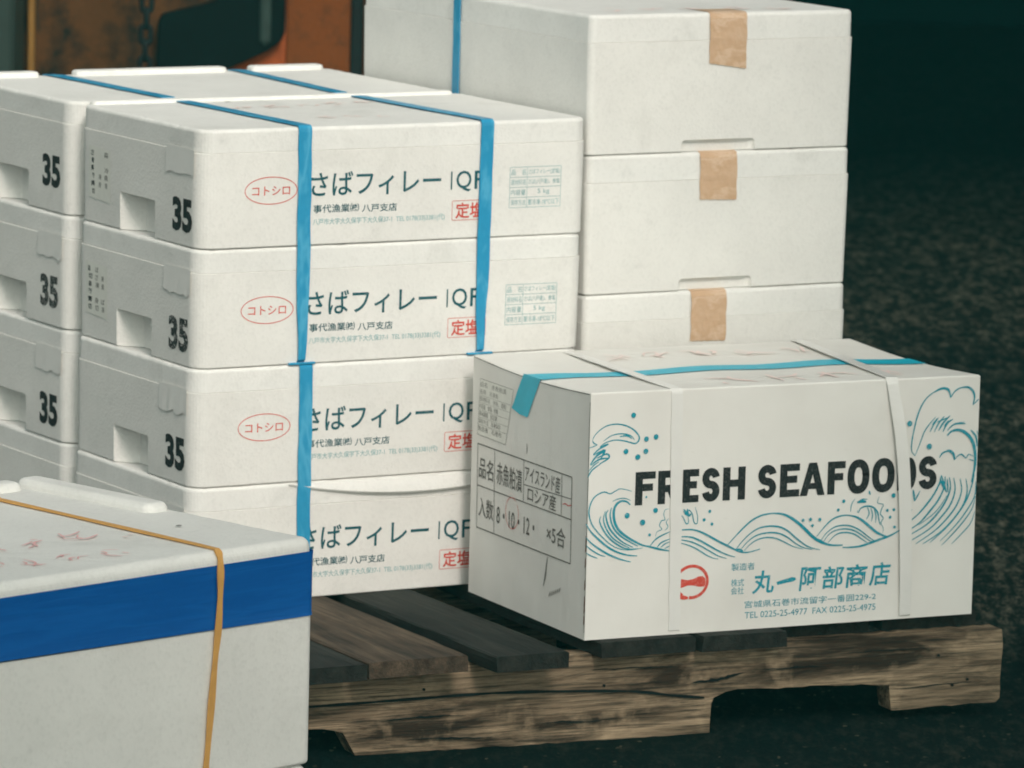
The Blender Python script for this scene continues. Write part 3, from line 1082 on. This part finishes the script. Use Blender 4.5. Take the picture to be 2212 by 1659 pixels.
# front printing
p = Print(on_front, 0.0006)
H0, H1 = 0.1785, 0.2235
def glyph(ch, a0, a1):
    w, h = a1 - a0, H1 - H0
    sw, sh = 0.0110, 0.0098
    X = lambda t: a0 + w * t
    Z = lambda t: H0 + h * t
    B = lambda x0, z0, x1, z1: p.rect(x0, z0, x1, z1, 'black')
    if ch in 'FE':
        B(a0, H0, a0 + sw, H1)
        B(a0 + sw, H1 - sh, a1, H1)
        B(a0 + sw, Z(0.42), a1 - w * 0.12, Z(0.42) + sh)
        if ch == 'E':
            B(a0 + sw, H0, a1, H0 + sh)
    elif ch == 'H':
        B(a0, H0, a0 + sw, H1); B(a1 - sw, H0, a1, H1)
        B(a0 + sw, Z(0.40), a1 - sw, Z(0.40) + sh)
    elif ch == 'A':
        m = (a0 + a1) / 2
        p.poly([(a0, H0), (a0 + sw, H0), (m + 0.0008, H1 - 0.013), (m, H1), (m - sw * 0.55, H1)], 'black')
        p.poly([(a1, H0), (m + sw * 0.55, H1), (m, H1), (m - 0.0008, H1 - 0.013), (a1 - sw, H0)], 'black')
        B(X(0.26), Z(0.20), X(0.74), Z(0.20) + 0.0082)
    elif ch == 'O':
        m, n_ = (a0 + a1) / 2, 28
        e = lambda c: math.copysign(abs(c) ** 0.86, c)
        pts = [(m + (w / 2 - sw / 2) * e(math.cos(2 * math.pi * i / n_)), (H0 + H1) / 2 + (h / 2 - sh / 2 + 0.0006) * e(math.sin(2 * math.pi * i / n_))) for i in range(n_)]
        p.stroke(pts + [pts[0], pts[1]], [sw] * (n_ + 2), 'black')
    elif ch == 'D':
        B(a0, H0, a0 + sw, H1)
        r_, c_ = h / 2 - sh / 2, a0 + sw
        pts = [(c_, H1 - sh / 2)] + [(a1 - sw / 2 - (w - sw * 1.5) * 0.55 * (1 - math.cos(R(t))), (H0 + H1) / 2 + r_ * math.sin(R(t))) for t in range(90, -91, -15)] + [(c_, H0 + sh / 2)]
        p.stroke(pts, [sh] * 2 + [sw] * (len(pts) - 4) + [sh] * 2, 'black')
    elif ch == 'R':
        B(a0, H0, a0 + sw, H1)
        c_ = a0 + sw
        zt, zb = H1 - sh / 2, Z(0.46)
        zr = (zt - zb) / 2
        pts = [(c_, zt)] + [(a1 - sw / 2 - zr * 0.8 + zr * 0.8 * math.cos(R(t)), (zt + zb) / 2 + zr * math.sin(R(t))) for t in range(90, -91, -18)] + [(c_, zb)]
        p.stroke(pts, [sh] * len(pts), 'black')
        p.poly([(c_ + 0.002, zb), (c_ + 0.012, zb), (a1, H0), (a1 - 0.0115, H0)], 'black')
    elif ch == 'S':
        m, rw, rh = (a0 + a1) / 2, w / 2 - sw / 2, (h - sh) / 4
        zc1, zc2 = H1 - sh / 2 - rh, H0 + sh / 2 + rh
        pts = [(m + rw * math.cos(R(t)), zc1 + rh * math.sin(R(t))) for t in range(8, 260, 18)]
        pts += [(m + rw * math.cos(R(t)), zc2 + rh * math.sin(R(t))) for t in range(80, -181, -18)]
        p.stroke(spline(pts, 2), [0.0106] * (len(pts) * 2 - 1), 'black')
for ch, a0, a1 in (('F', .0691, .0991), ('R', .1030, .1360), ('E', .1401, .1643), ('S', .1691, .1959), ('H', .2007, .2346), ('S', .2539, .2820), ('E', .2875, .3174),
                   ('A', .3184, .3566), ('F', .3605, .3878), ('O', .3911, .4253), ('O', .4293, .4645), ('D', .4690, .4983), ('S', .5020, .5306)):
    glyph(ch, a0, a1)
p.build('capital_lettering', carton)

p = Print(on_front, 0.0004)
for row in WAVE_STROKES.split('\n'):
    q = row.split()
    pts = [tuple(float(c) / 1e4 for c in s_.split(',')) for s_ in q[1:]]
    pts = [(min(a, KL - 0.0015), b) for a, b in pts]
    w = float(q[0]) * 0.00092
    if len(pts) == 2:
        p.stroke([pts[0], ((pts[0][0] + pts[1][0]) / 2, (pts[0][1] + pts[1][1]) / 2), pts[1]], [w * 0.5, w, w * 0.5], 'sea')
    else:
        p.curve(pts, w, 'sea')
for a, b, r_ in WAVE_DOTS:
    p.dot(a / 1e4, b / 1e4, r_ / 1e4 * 0.97, r_ / 1e4 * 0.97, 'sea')
p.build('wave_print', carton)

p = Print(on_front, 0.0005)
p.ring(0.1578, 0.0701, 0.0238, 0.0215, 0.0042, 'red', -98, 235)
p.curve([(0.1365, 0.0545), (0.1440, 0.0500), (0.1530, 0.0485)], 0.0052, 'red')
p.poly([(0.1365, 0.0755), (0.1440, 0.0745), (0.1520, 0.0728), (0.1600, 0.0738), (0.1670, 0.0768), (0.1740, 0.0772), (0.1782, 0.0740), (0.1790, 0.0672),
        (0.1772, 0.0628), (0.1690, 0.0628), (0.1600, 0.0652), (0.1520, 0.0655), (0.1450, 0.0634), (0.1365, 0.0618)], 'red')
p.build('red_emblem', carton)
p = Print(on_front, 0.0005)
p.text('製造者', 0.2176, 0.0815, 0.2530, 0.0915, 'sea', 0.0)
p.text('株式', 0.2178, 0.0600, 0.2375, 0.0700, 'sea', 0.0)
p.text('会社', 0.2178, 0.0490, 0.2375, 0.0590, 'sea', 0.0)
chars = '丸一阿部商店'
cw = (0.4650 - 0.2485) / 6
for i, ch in enumerate(chars):
    a = 0.2485 + cw * i
    if ch == '一':
        p.poly([(a + 0.0025, 0.0625), (a + 0.0042, 0.0582), (a + 0.014, 0.0600), (a + 0.028, 0.0618), (a + 0.0325, 0.0640), (a + 0.0310, 0.0672), (a + 0.026, 0.0678), (a + 0.012, 0.0648)], 'sea')
    else:
        p.text(ch, a + 0.0012, 0.0478 + (i % 2) * 0.0006, a + cw - 0.0012, 0.0795 + (i % 3) * 0.0005, 'sea', 0.017, 0.10)
p.text('宮城県石巻市流留字一番囲229-2', 0.2392, 0.0293, 0.4418, 0.0390, 'sea', 0.0)
p.text('TEL 0225-25-4977  FAX 0225-25-4975', 0.2400, 0.0152, 0.4417, 0.0238, 'sea', 0.0)
p.build('maker_lettering', carton)

# left end printing
p = Print(on_left(KW), 0.0006)
ln = lambda a, b, c, d, w=0.0013: p.line((a, b), (c, d), w, 'grey_ink')
ln(.0205, .2118, .3165, .2121, .0017); ln(.0225, .0950, .3185, .0952, .0017); ln(.0205, .2118, .0230, .0950); ln(.3165, .2121, .3185, .0952, .0017)
ln(.0215, .1540, .3175, .1548, .0016); ln(.0755, .2115, .0790, .0950); ln(.1682, .2115, .1698, .1543); ln(.2862, .2118, .2871, .1547)
ln(.1690, .1785, .3170, .1826)
tx = lambda s_, a0, b0, a1, b1, bo=0.006: p.text(s_, a0, b0, a1, b1, 'grey_ink', bo)
tx('品名', .0268, .1655, .0722, .1945); tx('赤魚粕漬', .0835, .1655, .1640, .1965); tx('アイスランド産', .1730, .1830, .2815, .2065); tx('ロシア産', .1825, .1575, .2705, .1790)
tx('入数', .0285, .1115, .0755, .1390); tx('8・10・12・', .0865, .1115, .2060, .1350, 0.004); tx('×5合', .2445, .1120, .3015, .1385)
p.build('contents_table', carton)
p = Print(on_left(KW), 0.0008)
p.ring(.1352, .1330, .0205, .0215, .0009, 'red', 60, 400, 30)
p.ring(.1330, .1400, .0160, .0200, .0007, 'pink', 20, 330, 24)
p.curve([(.2905, .1712), (.2990, .1735), (.3080, .1722), (.3190, .1750)], .0014, 'red')
p.build('red_pen_print', carton)
p = Print(on_left(KW), 0.0006)
p.poly([(.0246, .3030), (.1300, .3025), (.1090, .2235), (.0185, .2248)], 'paper')
ed = [(.0246, .3030), (.1300, .3025), (.1090, .2235), (.0185, .2248)]
for i in range(4):
    p.line(ed[i], ed[(i + 1) % 4], .0006, 'grey_ink')
rows = ['品名　赤魚粕漬', '名称　冷凍魚', '原材料名　赤魚、酒粕', '内容量　食塩、砂糖', '賞味期限　別記載', '保存方法　冷凍保存', '製造者　石巻市']
for i, s_ in enumerate(rows):
    b = .2945 - i * .0103
    sl_ = (.3030 - b) * 0.08
    p.text(s_, .0262 - sl_, b - .0022, .0262 + random.Random(i).uniform(.055, .088) - sl_ * 2, b + .0050, 'grey_ink')
    if i > 1:
        p.line((.0246 - sl_, b + .0064), (.130 - sl_ * 3.3, b + .0062), .0004, 'grey_ink')
p.build('label_sticker', carton)
p = Print(on_left(KW), 0.0007)
p.curve([(.2491, .0925), (.2460, .0800), (.2440, .0660), (.2383, .0510)], .0026, 'grey_ink')
p.curve([(.2478, .0900), (.2440, .0720), (.2400, .0560)], .0012, 'grey_ink')
for i in range(6):
    p.curve([(.2560 + i * .006, .0395 + i * .0022), (.2590 + i * .006, .0440 + i * .0022), (.2600 + i * .006, .0470 + i * .0022)], .0016, 'grey_ink')
p.curve([(.176, .236), (.1775, .228), (.1765, .222)], .0016, 'grey_ink')
p.build('scuff_stain', carton)
p = Print(on_top(KH), 0.0004)
p.scribble(0.20, 0.055, 0.52, 0.050, 4, 0.0045, 'pink', rnd)
p.scribble(0.14, 0.290, 0.50, 0.285, 5, 0.0045, 'pink', rnd)
p.build('lid_lettering', carton)

# cyan tape: along the top seam and down the left end
mb = MB()
n = 24
loops = []
for i in range(5):                          # down the end face
    t = i / 4
    b = 0.2725 + (KH - 0.003 - 0.2725) * t
    c0, c1 = 0.2395 + (0.2040 - 0.2395) * t, 0.1890 + (0.1512 - 0.1890) * t
    loops.append([(-0.0011 - 0.001 * math.sin(math.pi * t), c0, b + (0.005 if i == 0 else 0)), (-0.0013, (c0 + c1) / 2, b), (-0.0011, c1, b - (0.001 if i == 0 else 0))])
for i in range(n + 1):
    t = i / n
    x = 0.003 + (KL - 0.004) * t
    c0, c1 = 0.2040 + (0.196 - 0.2040) * t, 0.1512 + (0.146 - 0.1512) * t
    if t < 0.12:
        k = t / 0.12
        c0, c1 = 0.2040 + (0.176 - 0.2040) * k, 0.1512 + (0.140 - 0.1512) * k
    else:
        k = (t - 0.12) / 0.88
        c0, c1 = 0.176 + (0.196 - 0.176) * k, 0.138 + (0.146 - 0.138) * k
    loops.append([(x, c, k_top(x, c) + 0.0012) for c in (c0, (c0 + c1) / 2, c1)])
for i in range(3):
    loops.append([(KL + 0.0011, c, KH - 0.006 - 0.03 * i) for c in (0.196, 0.171, 0.146)])
mb.loops(loops, M['cyan'], closed_ring=False, cap=False)
mb.build('seam_tape', carton)

CG = 'white straps round the seafood carton'
lk = (K_O[0], K_O[1], 0)
strap_loop('packing_strap', (0.1335, 0.1275, 0.139, 0.139), 0, KW, 0.0, KH, 0.0175, M['strap_white'],
           'white strap covering the letter R on the seafood carton', lk, K_TH, CG, False, lift=0.0005, rnd=random.Random(8), bulge=0.001)
# the second one stands off the carton and leans
path = []
fr = [(0.4872, -0.0020, 0.006), (0.4862, -0.004, 0.03), (0.4835, -0.0065, 0.08), (0.4795, -0.0085, 0.14), (0.4745, -0.0095, 0.20), (0.4680, -0.0085, 0.255), (0.4600, -0.005, 0.300), (0.4555, -0.0022, 0.326)]
for q in spline(fr, 3):
    path.append(q)
path += [(0.4550, 0.0005, KH + 0.0016)]
for i in range(1, 13):
    t = i / 13
    path.append((0.455 + 0.050 * t, KW * t, KH + 0.0022))
path += [(0.505, KW - 0.001, KH + 0.0012), (0.505, KW + 0.0015, KH - 0.006), (0.505, KW + 0.0015, 0.006), (0.504, KW - 0.006, 0.0003), (0.488, 0.006, 0.0003)]
mb = MB()
wd = []
for q in path:
    a = -0.28 * math.sin(math.pi * min(1, max(0, q[2] / KH))) if q[1] < 0 else 0
    wd.append((math.cos(a), math.sin(a), 0))
ribbon(mb, path, wd, [0.0175] * len(path), 0.0009, M['strap_white'], closed=True)
o = mb.build('packing_strap')
o.location, o.rotation_euler = lk, (0, 0, K_TH)
tag(o, 'loose white strap standing off the seafood carton before its last letters', 'strap', CG)

# ------------------------------------------------------------------ foreground boxes with the blue tape
F_O, F_TH = (-0.2055, 5.6330), R(90 - 44.2791)
FL, FW, FH = 0.62, 0.448, 0.2476
F_Z = -0.12
def tape_box(name, z0, h, label):
    root = empty(name, (F_O[0], F_O[1], z0), F_TH, label, 'foam box', 'large foam boxes with blue tape in the foreground')
    seam = h - 0.048
    mb = MB()
    rbox(mb, -FL, 0, 0, FW, 0.0006, seam - 0.0003, M['foam'], 0.010, 0.004, 0.0016, 6, 4)
    mb.build('body', root)
    mb = MB()
    rbox(mb, -FL + 0.0005, -0.0005, 0.0005, FW - 0.0005, seam + 0.0006, h - 0.0003, M['foam_lid'], 0.014, 0.002, 0.011, 8, 6, rag=0.0006)
    mb.build('lid', root)
    return root
lower = tape_box('foam_box', GZ, F_Z + FH - GZ, 'large foam box underneath the blue taped box, almost wholly hidden')
upper_b = tape_box('foam_box', F_Z + FH, FH, 'large foam box wrapped in wide blue tape round its lid, orange cord over it')
mb = MB()
rbox(mb, -0.046, -0.010, 0.218, FW - 0.004, FH - 0.005, FH + 0.0095, M['foam_lid'], 0.012, 0.002, 0.009, 6, 5)
rbox(mb, -FL + 0.01, -0.055, FW - 0.036, FW - 0.004, FH - 0.005, FH + 0.0093, M['foam_lid'], 0.012, 0.002, 0.009, 6, 5)
mb.build('lid_rim', upper_b)
p = Print(on_top(FH), 0.0006)
p.scribble(-0.46, 0.085, -0.21, 0.055, 5, 0.0024, 'rose', rnd)
p.scribble(-0.42, 0.170, -0.17, 0.150, 4, 0.0026, 'rose', rnd)
for a, b in ((-.165, .120), (-.150, .128)):
    p.dot(a, b, 0.004, 0.0025, 'pink')
p.dot(-0.075, 0.135, 0.004, 0.003, 'grey_ink')
p.build('lid_lettering', upper_b)
mb = MB()
ring = rrect(-FL, 0, 0, FW, 0.0108, 6)
cx, cy = -FL / 2, FW / 2
loops = []
zs = [0.1625, 0.168, 0.185, 0.200, 0.2025, 0.220, 0.2335]
for j, z in enumerate(zs):
    lp = []
    for x, y in ring:
        d = 0.0011 + (0.0008 if j in (0, len(zs) - 1) else 0) * rnd.random()
        wv = 0.0
        if j == 0:
            wv = 0.0010 * math.sin(x * 9 + 1) + (0.010 * (-x) if y < 0.02 else 0.004)
        if j == len(zs) - 1:
            wv = 0.0006 * math.sin(x * 11)
        lp.append((x + math.copysign(d, x - cx), y + math.copysign(d, y - cy), z + wv))
    loops.append(lp)
mb.loops(loops, M['band'], cap=False)
mb.build('seam_tape', upper_b, 40)
# orange cord round the box
mb = MB()
path = []
fr = [(-0.1500, -0.0016, -0.002), (-0.1468, -0.0022, 0.020), (-0.1420, -0.0026, 0.075), (-0.1372, -0.0028, 0.130), (-0.1333, -0.0030, 0.166), (-0.1318, -0.0034, 0.205), (-0.1316, -0.0030, 0.232), (-0.1300, 0.0006, 0.2425), (-0.1288, 0.0060, FH + 0.0006)]
path += spline(fr, 4)
for i in range(1, 15):
    t = i / 14
    path.append((-0.1288 + 0.018 * t, 0.006 + (FW - 0.012) * t, FH + (0.0010 if t < 0.9 else 0.0103)))
path += [(-0.110, FW + 0.0016, FH - 0.012), (-0.110, FW + 0.0016, 0.0), (-0.12, FW - 0.01, -0.0012), (-0.148, 0.01, -0.0012)]
ribbon(mb, path, [(1, 0, 0)] * len(path), [0.0080 + 0.0014 * math.sin(i * 0.9) for i in range(len(path))], 0.0014, M['cord'], closed=True)
o = mb.build('binding_cord')
o.location, o.rotation_euler = (F_O[0] - 0.0087 * math.cos(F_TH), F_O[1] - 0.0087 * math.sin(F_TH), F_Z + FH), (0, 0, F_TH)
tag(o, 'thin orange cord tied over the blue taped foreground box', 'cord')

# ------------------------------------------------------------------ wooden pallet
P_O, P_TH = (0.6834, 7.2542, -0.022), R(90 - 66.7516)
pallet = empty('wooden_pallet', (P_O[0], P_O[1], GZ), P_TH, 'weathered wooden pallet under the lettered stacks and the seafood carton', 'pallet')
PZ = -0.022 - GZ                            # stringer top above the ground
def board(name, mat, x0, x1, y0, y1, z0, z1, rot=0.0, rough=0.0012, seed=0):
    """a sawn board with slightly ragged edges"""
    r_ = random.Random(seed)
    mb = MB()
    long_x = (x1 - x0) > (y1 - y0)
    n = 36
    loops = []
    for i in range(n + 1):
        t = i / n
        j = lambda: r_.uniform(-rough, rough)
        if long_x:
            x = x0 + (x1 - x0) * t
            c = 0.002
            loops.append([(x, y0 + j(), z0 + c), (x, y0 + c, z0 + j() * 1.5), (x, y1, z0), (x, y1, z1), (x, y0 + c + abs(j()), z1), (x, y0 + j(), z1 - c + j())])
        else:
            y = y0 + (y1 - y0) * t
            c = 0.002
            loops.append([(x0 + j(), y, z1 - c), (x0 + j(), y, z0), (x1 + j(), y, z0), (x1 + j(), y, z1 - c), (x1 - c + j(), y, z1), (x0 + c + j(), y, z1)])
    mb.loops(loops, mat)
    o = mb.build(name, pallet)
    o.rotation_euler = (0, 0, rot)
    return o
def stringer(y0, seed):
    r_ = random.Random(seed)
    prof = [(-1.16, 0.0), (-1.16, PZ), (0.0, PZ), (0.002, PZ - 0.02), (0.0, 0.022), (-0.006, 0.017), (-0.10, 0.016), (-0.167, 0.0145), (-0.170, 0.030), (-0.171, 0.0495),
            (-0.20, 0.053), (-0.28, 0.0555), (-0.34, 0.056), (-0.385, 0.0585), (-0.42, 0.056), (-0.436, 0.048), (-0.4405, 0.040), (-0.441, 0.001), (-0.50, 0.0), (-0.80, 0.001), (-0.955, 0.002),
            (-0.965, 0.020), (-0.972, 0.034), (-1.00, 0.040), (-1.07, 0.040), (-1.10, 0.03), (-1.105, 0.0)]
    # finer, ragged outline
    out = []
    for i, a in enumerate(prof):
        b = prof[(i + 1) % len(prof)]
        d = math.hypot(b[0] - a[0], b[1] - a[1])
        k = max(1, int(d / 0.012))
        for j in range(k):
            t = j / k
            out.append((a[0] + (b[0] - a[0]) * t + r_.uniform(-.0007, .0007), max(0.0, a[1] + (b[1] - a[1]) * t + r_.uniform(-.001, .001))))
    mb = MB()
    mb.loops([[(x, y, z) for x, z in out] for y in (y0, y0 + 0.038)], M['wood_x'])
    o = mb.build('stringer', pallet)
    # the split along the grain
    return o
st = stringer(0.0, 1)
mb = MB()
mbp = [(-1.12, 0.070), (-1.02, 0.0715), (-0.95, 0.0722), (-0.86, 0.0735), (-0.80, 0.0745), (-0.72, 0.0735), (-0.62, 0.0690), (-0.55, 0.0640), (-0.50, 0.0560), (-0.452, 0.0500)]
lo, hi = [], []
for i, (x, z) in enumerate(spline(mbp, 4)):
    w = 0.0006 + 0.0011 * abs(math.sin(i * 0.7)) + 0.0006
    lo.append((x, -0.0035, z - w)); hi.append((x, -0.0035, z + w))
mb.loops([lo, hi], M['iron'], closed_ring=False, cap=False)
mb.build('grain_split', st)
r_ = random.Random(21)
for x0, x1, z, w in ((-0.37, -0.27, 0.084, 0.0010), (-0.475, -0.39, 0.070, 0.0022), (-0.165, -0.02, 0.046, 0.0007), (-0.93, -0.80, 0.047, 0.0012), (-0.70, -0.58, 0.030, 0.0009), (-0.62, -0.50, 0.098, 0.0008), (-0.25, -0.12, 0.098, 0.0006), (-0.88, -0.76, 0.020, 0.0010)):
    mb = MB()
    lo, hi = [], []
    zz = z
    for i in range(19):
        t = i / 18
        zz += r_.uniform(-0.0009, 0.0009) + (0.0010 if w > 0.002 and t > 0.5 else 0)
        q = w * math.sin(math.pi * t) * r_.uniform(0.5, 1.4) + 0.00015
        lo.append((x0 + (x1 - x0) * t, -0.0032, zz - q)); hi.append((x0 + (x1 - x0) * t, -0.0032, zz + q))
    mb.loops([lo, hi], M['iron'], closed_ring=False, cap=False)
    mb.build('grain_split', st)
stringer(0.52, 2)
stringer(1.05, 3)
D0 = PZ + 0.0006
D1 = PZ + 0.022
def deck(x0, x1, y0, rot, mat, seed, y1=1.12, dz=0.0):
    o = board('deck_board', M[mat], -(x1 - x0) / 2, (x1 - x0) / 2, 0, y1 - y0, D0, D1 + dz, 0, 0.0012, seed)
    o.location = ((x0 + x1) / 2, y0, 0)
    o.rotation_euler = (0, 0, rot)
    return o
deck(-1.115, -0.972, -0.084, R(4.0), 'wood_dark', 11)
deck(-0.966, -0.822, -0.066, R(4.3), 'wood_y', 12, dz=0.0004)
deck(-0.790, -0.684, -0.077, R(4.5), 'wood_dark', 13)
deck(-0.618, -0.478, -0.028, R(2.5), 'wood_dark', 14)
deck(-0.470, -0.343, -0.030, R(1.5), 'wood_dark', 15)
deck(-0.320, -0.190, 0.030, R(0.5), 'wood_dark', 16)
deck(-0.165, -0.020, 0.040, R(0), 'wood_dark', 17)
for x, z in ((-0.098, 0.088), (-0.052, 0.052), (-0.60, 0.075), (-0.86, 0.085), (-0.075, 0.045)):
    mb = MB()
    pts = [(x + 0.0019 * math.cos(2 * math.pi * i / 10), -0.0034, z + 0.0019 * math.sin(2 * math.pi * i / 10)) for i in range(10)]
    mb.loops([[(a, -0.001, c) for a, b, c in pts], pts], M['iron'])
    mb.build('nail_head', st)

# ------------------------------------------------------------------ rusty skip, rubber pad, chain and cabinet behind
skip = empty('steel_skip', (-1.0, 11.5, GZ), 0, 'rusty orange and brown steel skip in the dark behind the stacks', 'skip')
def sbox(name, x0, x1, y0, y1, z0, z1, mat, r=0.004, parent=None):
    mb = MB()
    rbox(mb, x0, x1, y0, y1, z0, z1, M[mat], r, r * 0.8, r * 0.8, 3, 3)
    return mb.build(name, parent or skip)
sbox('side_panel', -0.60, 0.36, 0.006, 0.05, 0.06, 1.15, 'rust_brown')
sbox('lit_panel', 0.3605, 0.4955, 0.003, 0.05, 0.06, 1.15, 'rust_lit')  # separate panel in brighter orange: painted stand-in for the lit part of the side
sbox('corner_panel', 0.496, 0.635, 0.0, 0.05, 0.06, 1.15, 'rust_corner')
sbox('corner_frame', 0.6355, 0.660, -0.012, 0.06, 0.0, 1.2, 'iron')
sbox('end_panel', 0.610, 0.652, 0.0605, 1.30, 0.06, 1.15, 'rust_corner')
sbox('rear_panel', -0.60, 0.609, 1.26, 1.30, 0.06, 1.15, 'rust_brown')
sbox('floor_plate', -0.60, 0.609, 0.0505, 1.259, 0.06, 0.10, 'rust_brown')
sbox('bottom_rail', -0.60, 0.635, -0.03, -0.001, 0.0, 0.12, 'iron')
sbox('corner_post', -0.0575, -0.0435, -0.030, 0.005, 0.0, 1.2, 'mustard')
for x0, x1, y0, y1 in ((-0.6, -0.58, 0.0505, 1.259),):
    sbox('end_panel', x0, x1, y0, y1, 0.101, 1.15, 'rust_brown')

pad = empty('rubber_fender', (-0.64, 11.5, GZ), 0, 'black rubber fender pad with a rounded lower corner hung on the skip', 'fender')
PO = [(-0.7797, .26), (-0.74, .295), (-0.68, .320), (-0.6256, .3415), (-0.597, .3548), (-0.5578, .3739), (-0.5400, .3835), (-0.5222, .3964), (-0.5120, .4080), (-0.5070, .4220), (-0.5060, .4500), (-0.506, .62), (-0.515, .66),
      (-0.56, .67), (-0.60, .66), (-0.63, .60), (-0.645, .505), (-0.6676, .4846), (-0.7249, .4687), (-0.7600, .4590), (-0.7745, .4500), (-0.7797, .4116)]
po = [(x + 0.64, z - GZ) for x, z in spline(PO + [PO[0]], 3)[:-1]]
mcx = sum(x for x, z in po) / len(po); mcz = sum(z for x, z in po) / len(po)
mb = MB()
loops = []
for y, s_ in ((-0.004, 1.0), (-0.030, 1.0), (-0.037, 0.985), (-0.040, 0.96)):
    loops.append([(mcx + (x - mcx) * s_, y, mcz + (z - mcz) * s_) for x, z in po])
mb.loops(loops, M['rubber'])
mb.build('pad', pad)
mb = MB()
loops = []
for z in (0.535, 0.545, 0.60, 0.66, 0.72, 0.77, 0.775):
    e = 0.3 if z in (0.535, 0.775) else 1
    loops.append([(0.0925 + 0.0125 * e * math.cos(R(a)), -0.0405 - 0.007 * e * math.sin(R(a)), z) for a in range(0, 181, 20)])
mb.loops(loops, M['rubber_rib'])
mb.build('rib', pad)

chain = empty('hanging_chain', (-0.785, 11.20, GZ), 0, 'black iron chain hanging in front of the brown skip panel', 'chain')
def link():
    mb = MB()
    loops = []
    wr, hw, hh = 0.0062, 0.0105, 0.0195
    n = 20
    for i in range(n):
        a = 2 * math.pi * i / n
        cx_, cz_ = hw * math.cos(a), math.copysign(hh - hw, math.sin(a)) + hw * math.sin(a)
        o_ = Vector((math.cos(a), 0, math.sin(a)))
        loops.append([Vector((cx_, 0, cz_)) + o_ * wr * math.cos(2 * math.pi * j / 8) + Vector((0, wr * math.sin(2 * math.pi * j / 8), 0)) for j in range(8)])
    mb.loops(loops, M['iron'], closed_path=True)
    return mb.build('chain_link', chain, 60)
l0 = link()
ZL = 0.434 - GZ
for i in range(-7, 17):
    o = l0 if i == -7 else l0.copy()
    if i != -7:
        COL.objects.link(o)
        o.parent = chain
    o.location = (0.0012 * math.sin(i), 0, ZL + i * 0.0335)
    o.rotation_euler = (0, R(rnd.uniform(-4, 4)), R(8 if i % 2 == 0 else 97))
sbox('hook_bar', -0.02, 0.02, -0.02, 0.30, ZL + 17 * 0.0335 - 0.012, ZL + 17 * 0.0335 + 0.012, 'iron', 0.004, chain)

cab = empty('steel_cabinet', (-1.40, 11.25, GZ), 0, 'dark grey green steel cabinet beside the mustard post of the skip', 'cabinet')
sbox('carcass', -0.30, 0.333, 0.02, 0.24, 0.0, 1.3, 'grey_green', 0.006, cab)
sbox('door', -0.29, 0.018, 0.0, 0.0195, 0.03, 1.28, 'grey_green', 0.004, cab)
sbox('door', 0.022, 0.327, 0.0, 0.0195, 0.03, 1.28, 'grey_green', 0.004, cab)

# ------------------------------------------------------------------ teal haze volume added to lift the blacks like a lens veil
mb = MB()
rbox(mb, -20, 22, -12, 24, GZ - 1, 5.2, M['dark_wall'], 0.1, 0.05, 0.05, 2, 2)
hz = mb.build('veil_haze')
tag(hz, kind='stuff')
hm = bpy.data.materials.new('veil_haze_volume')
hm.use_nodes = True
hn = hm.node_tree
hn.nodes.clear()
ho = hn.nodes.new('ShaderNodeOutputMaterial')
hv = hn.nodes.new('ShaderNodeVolumePrincipled')
hv.inputs['Color'].default_value = (0.12, 0.85, 0.82, 1)
hv.inputs['Density'].default_value = 0.0035
hn.links.new(hv.outputs[0], ho.inputs['Volume'])
hz.data.materials.clear()
hz.data.materials.append(hm)
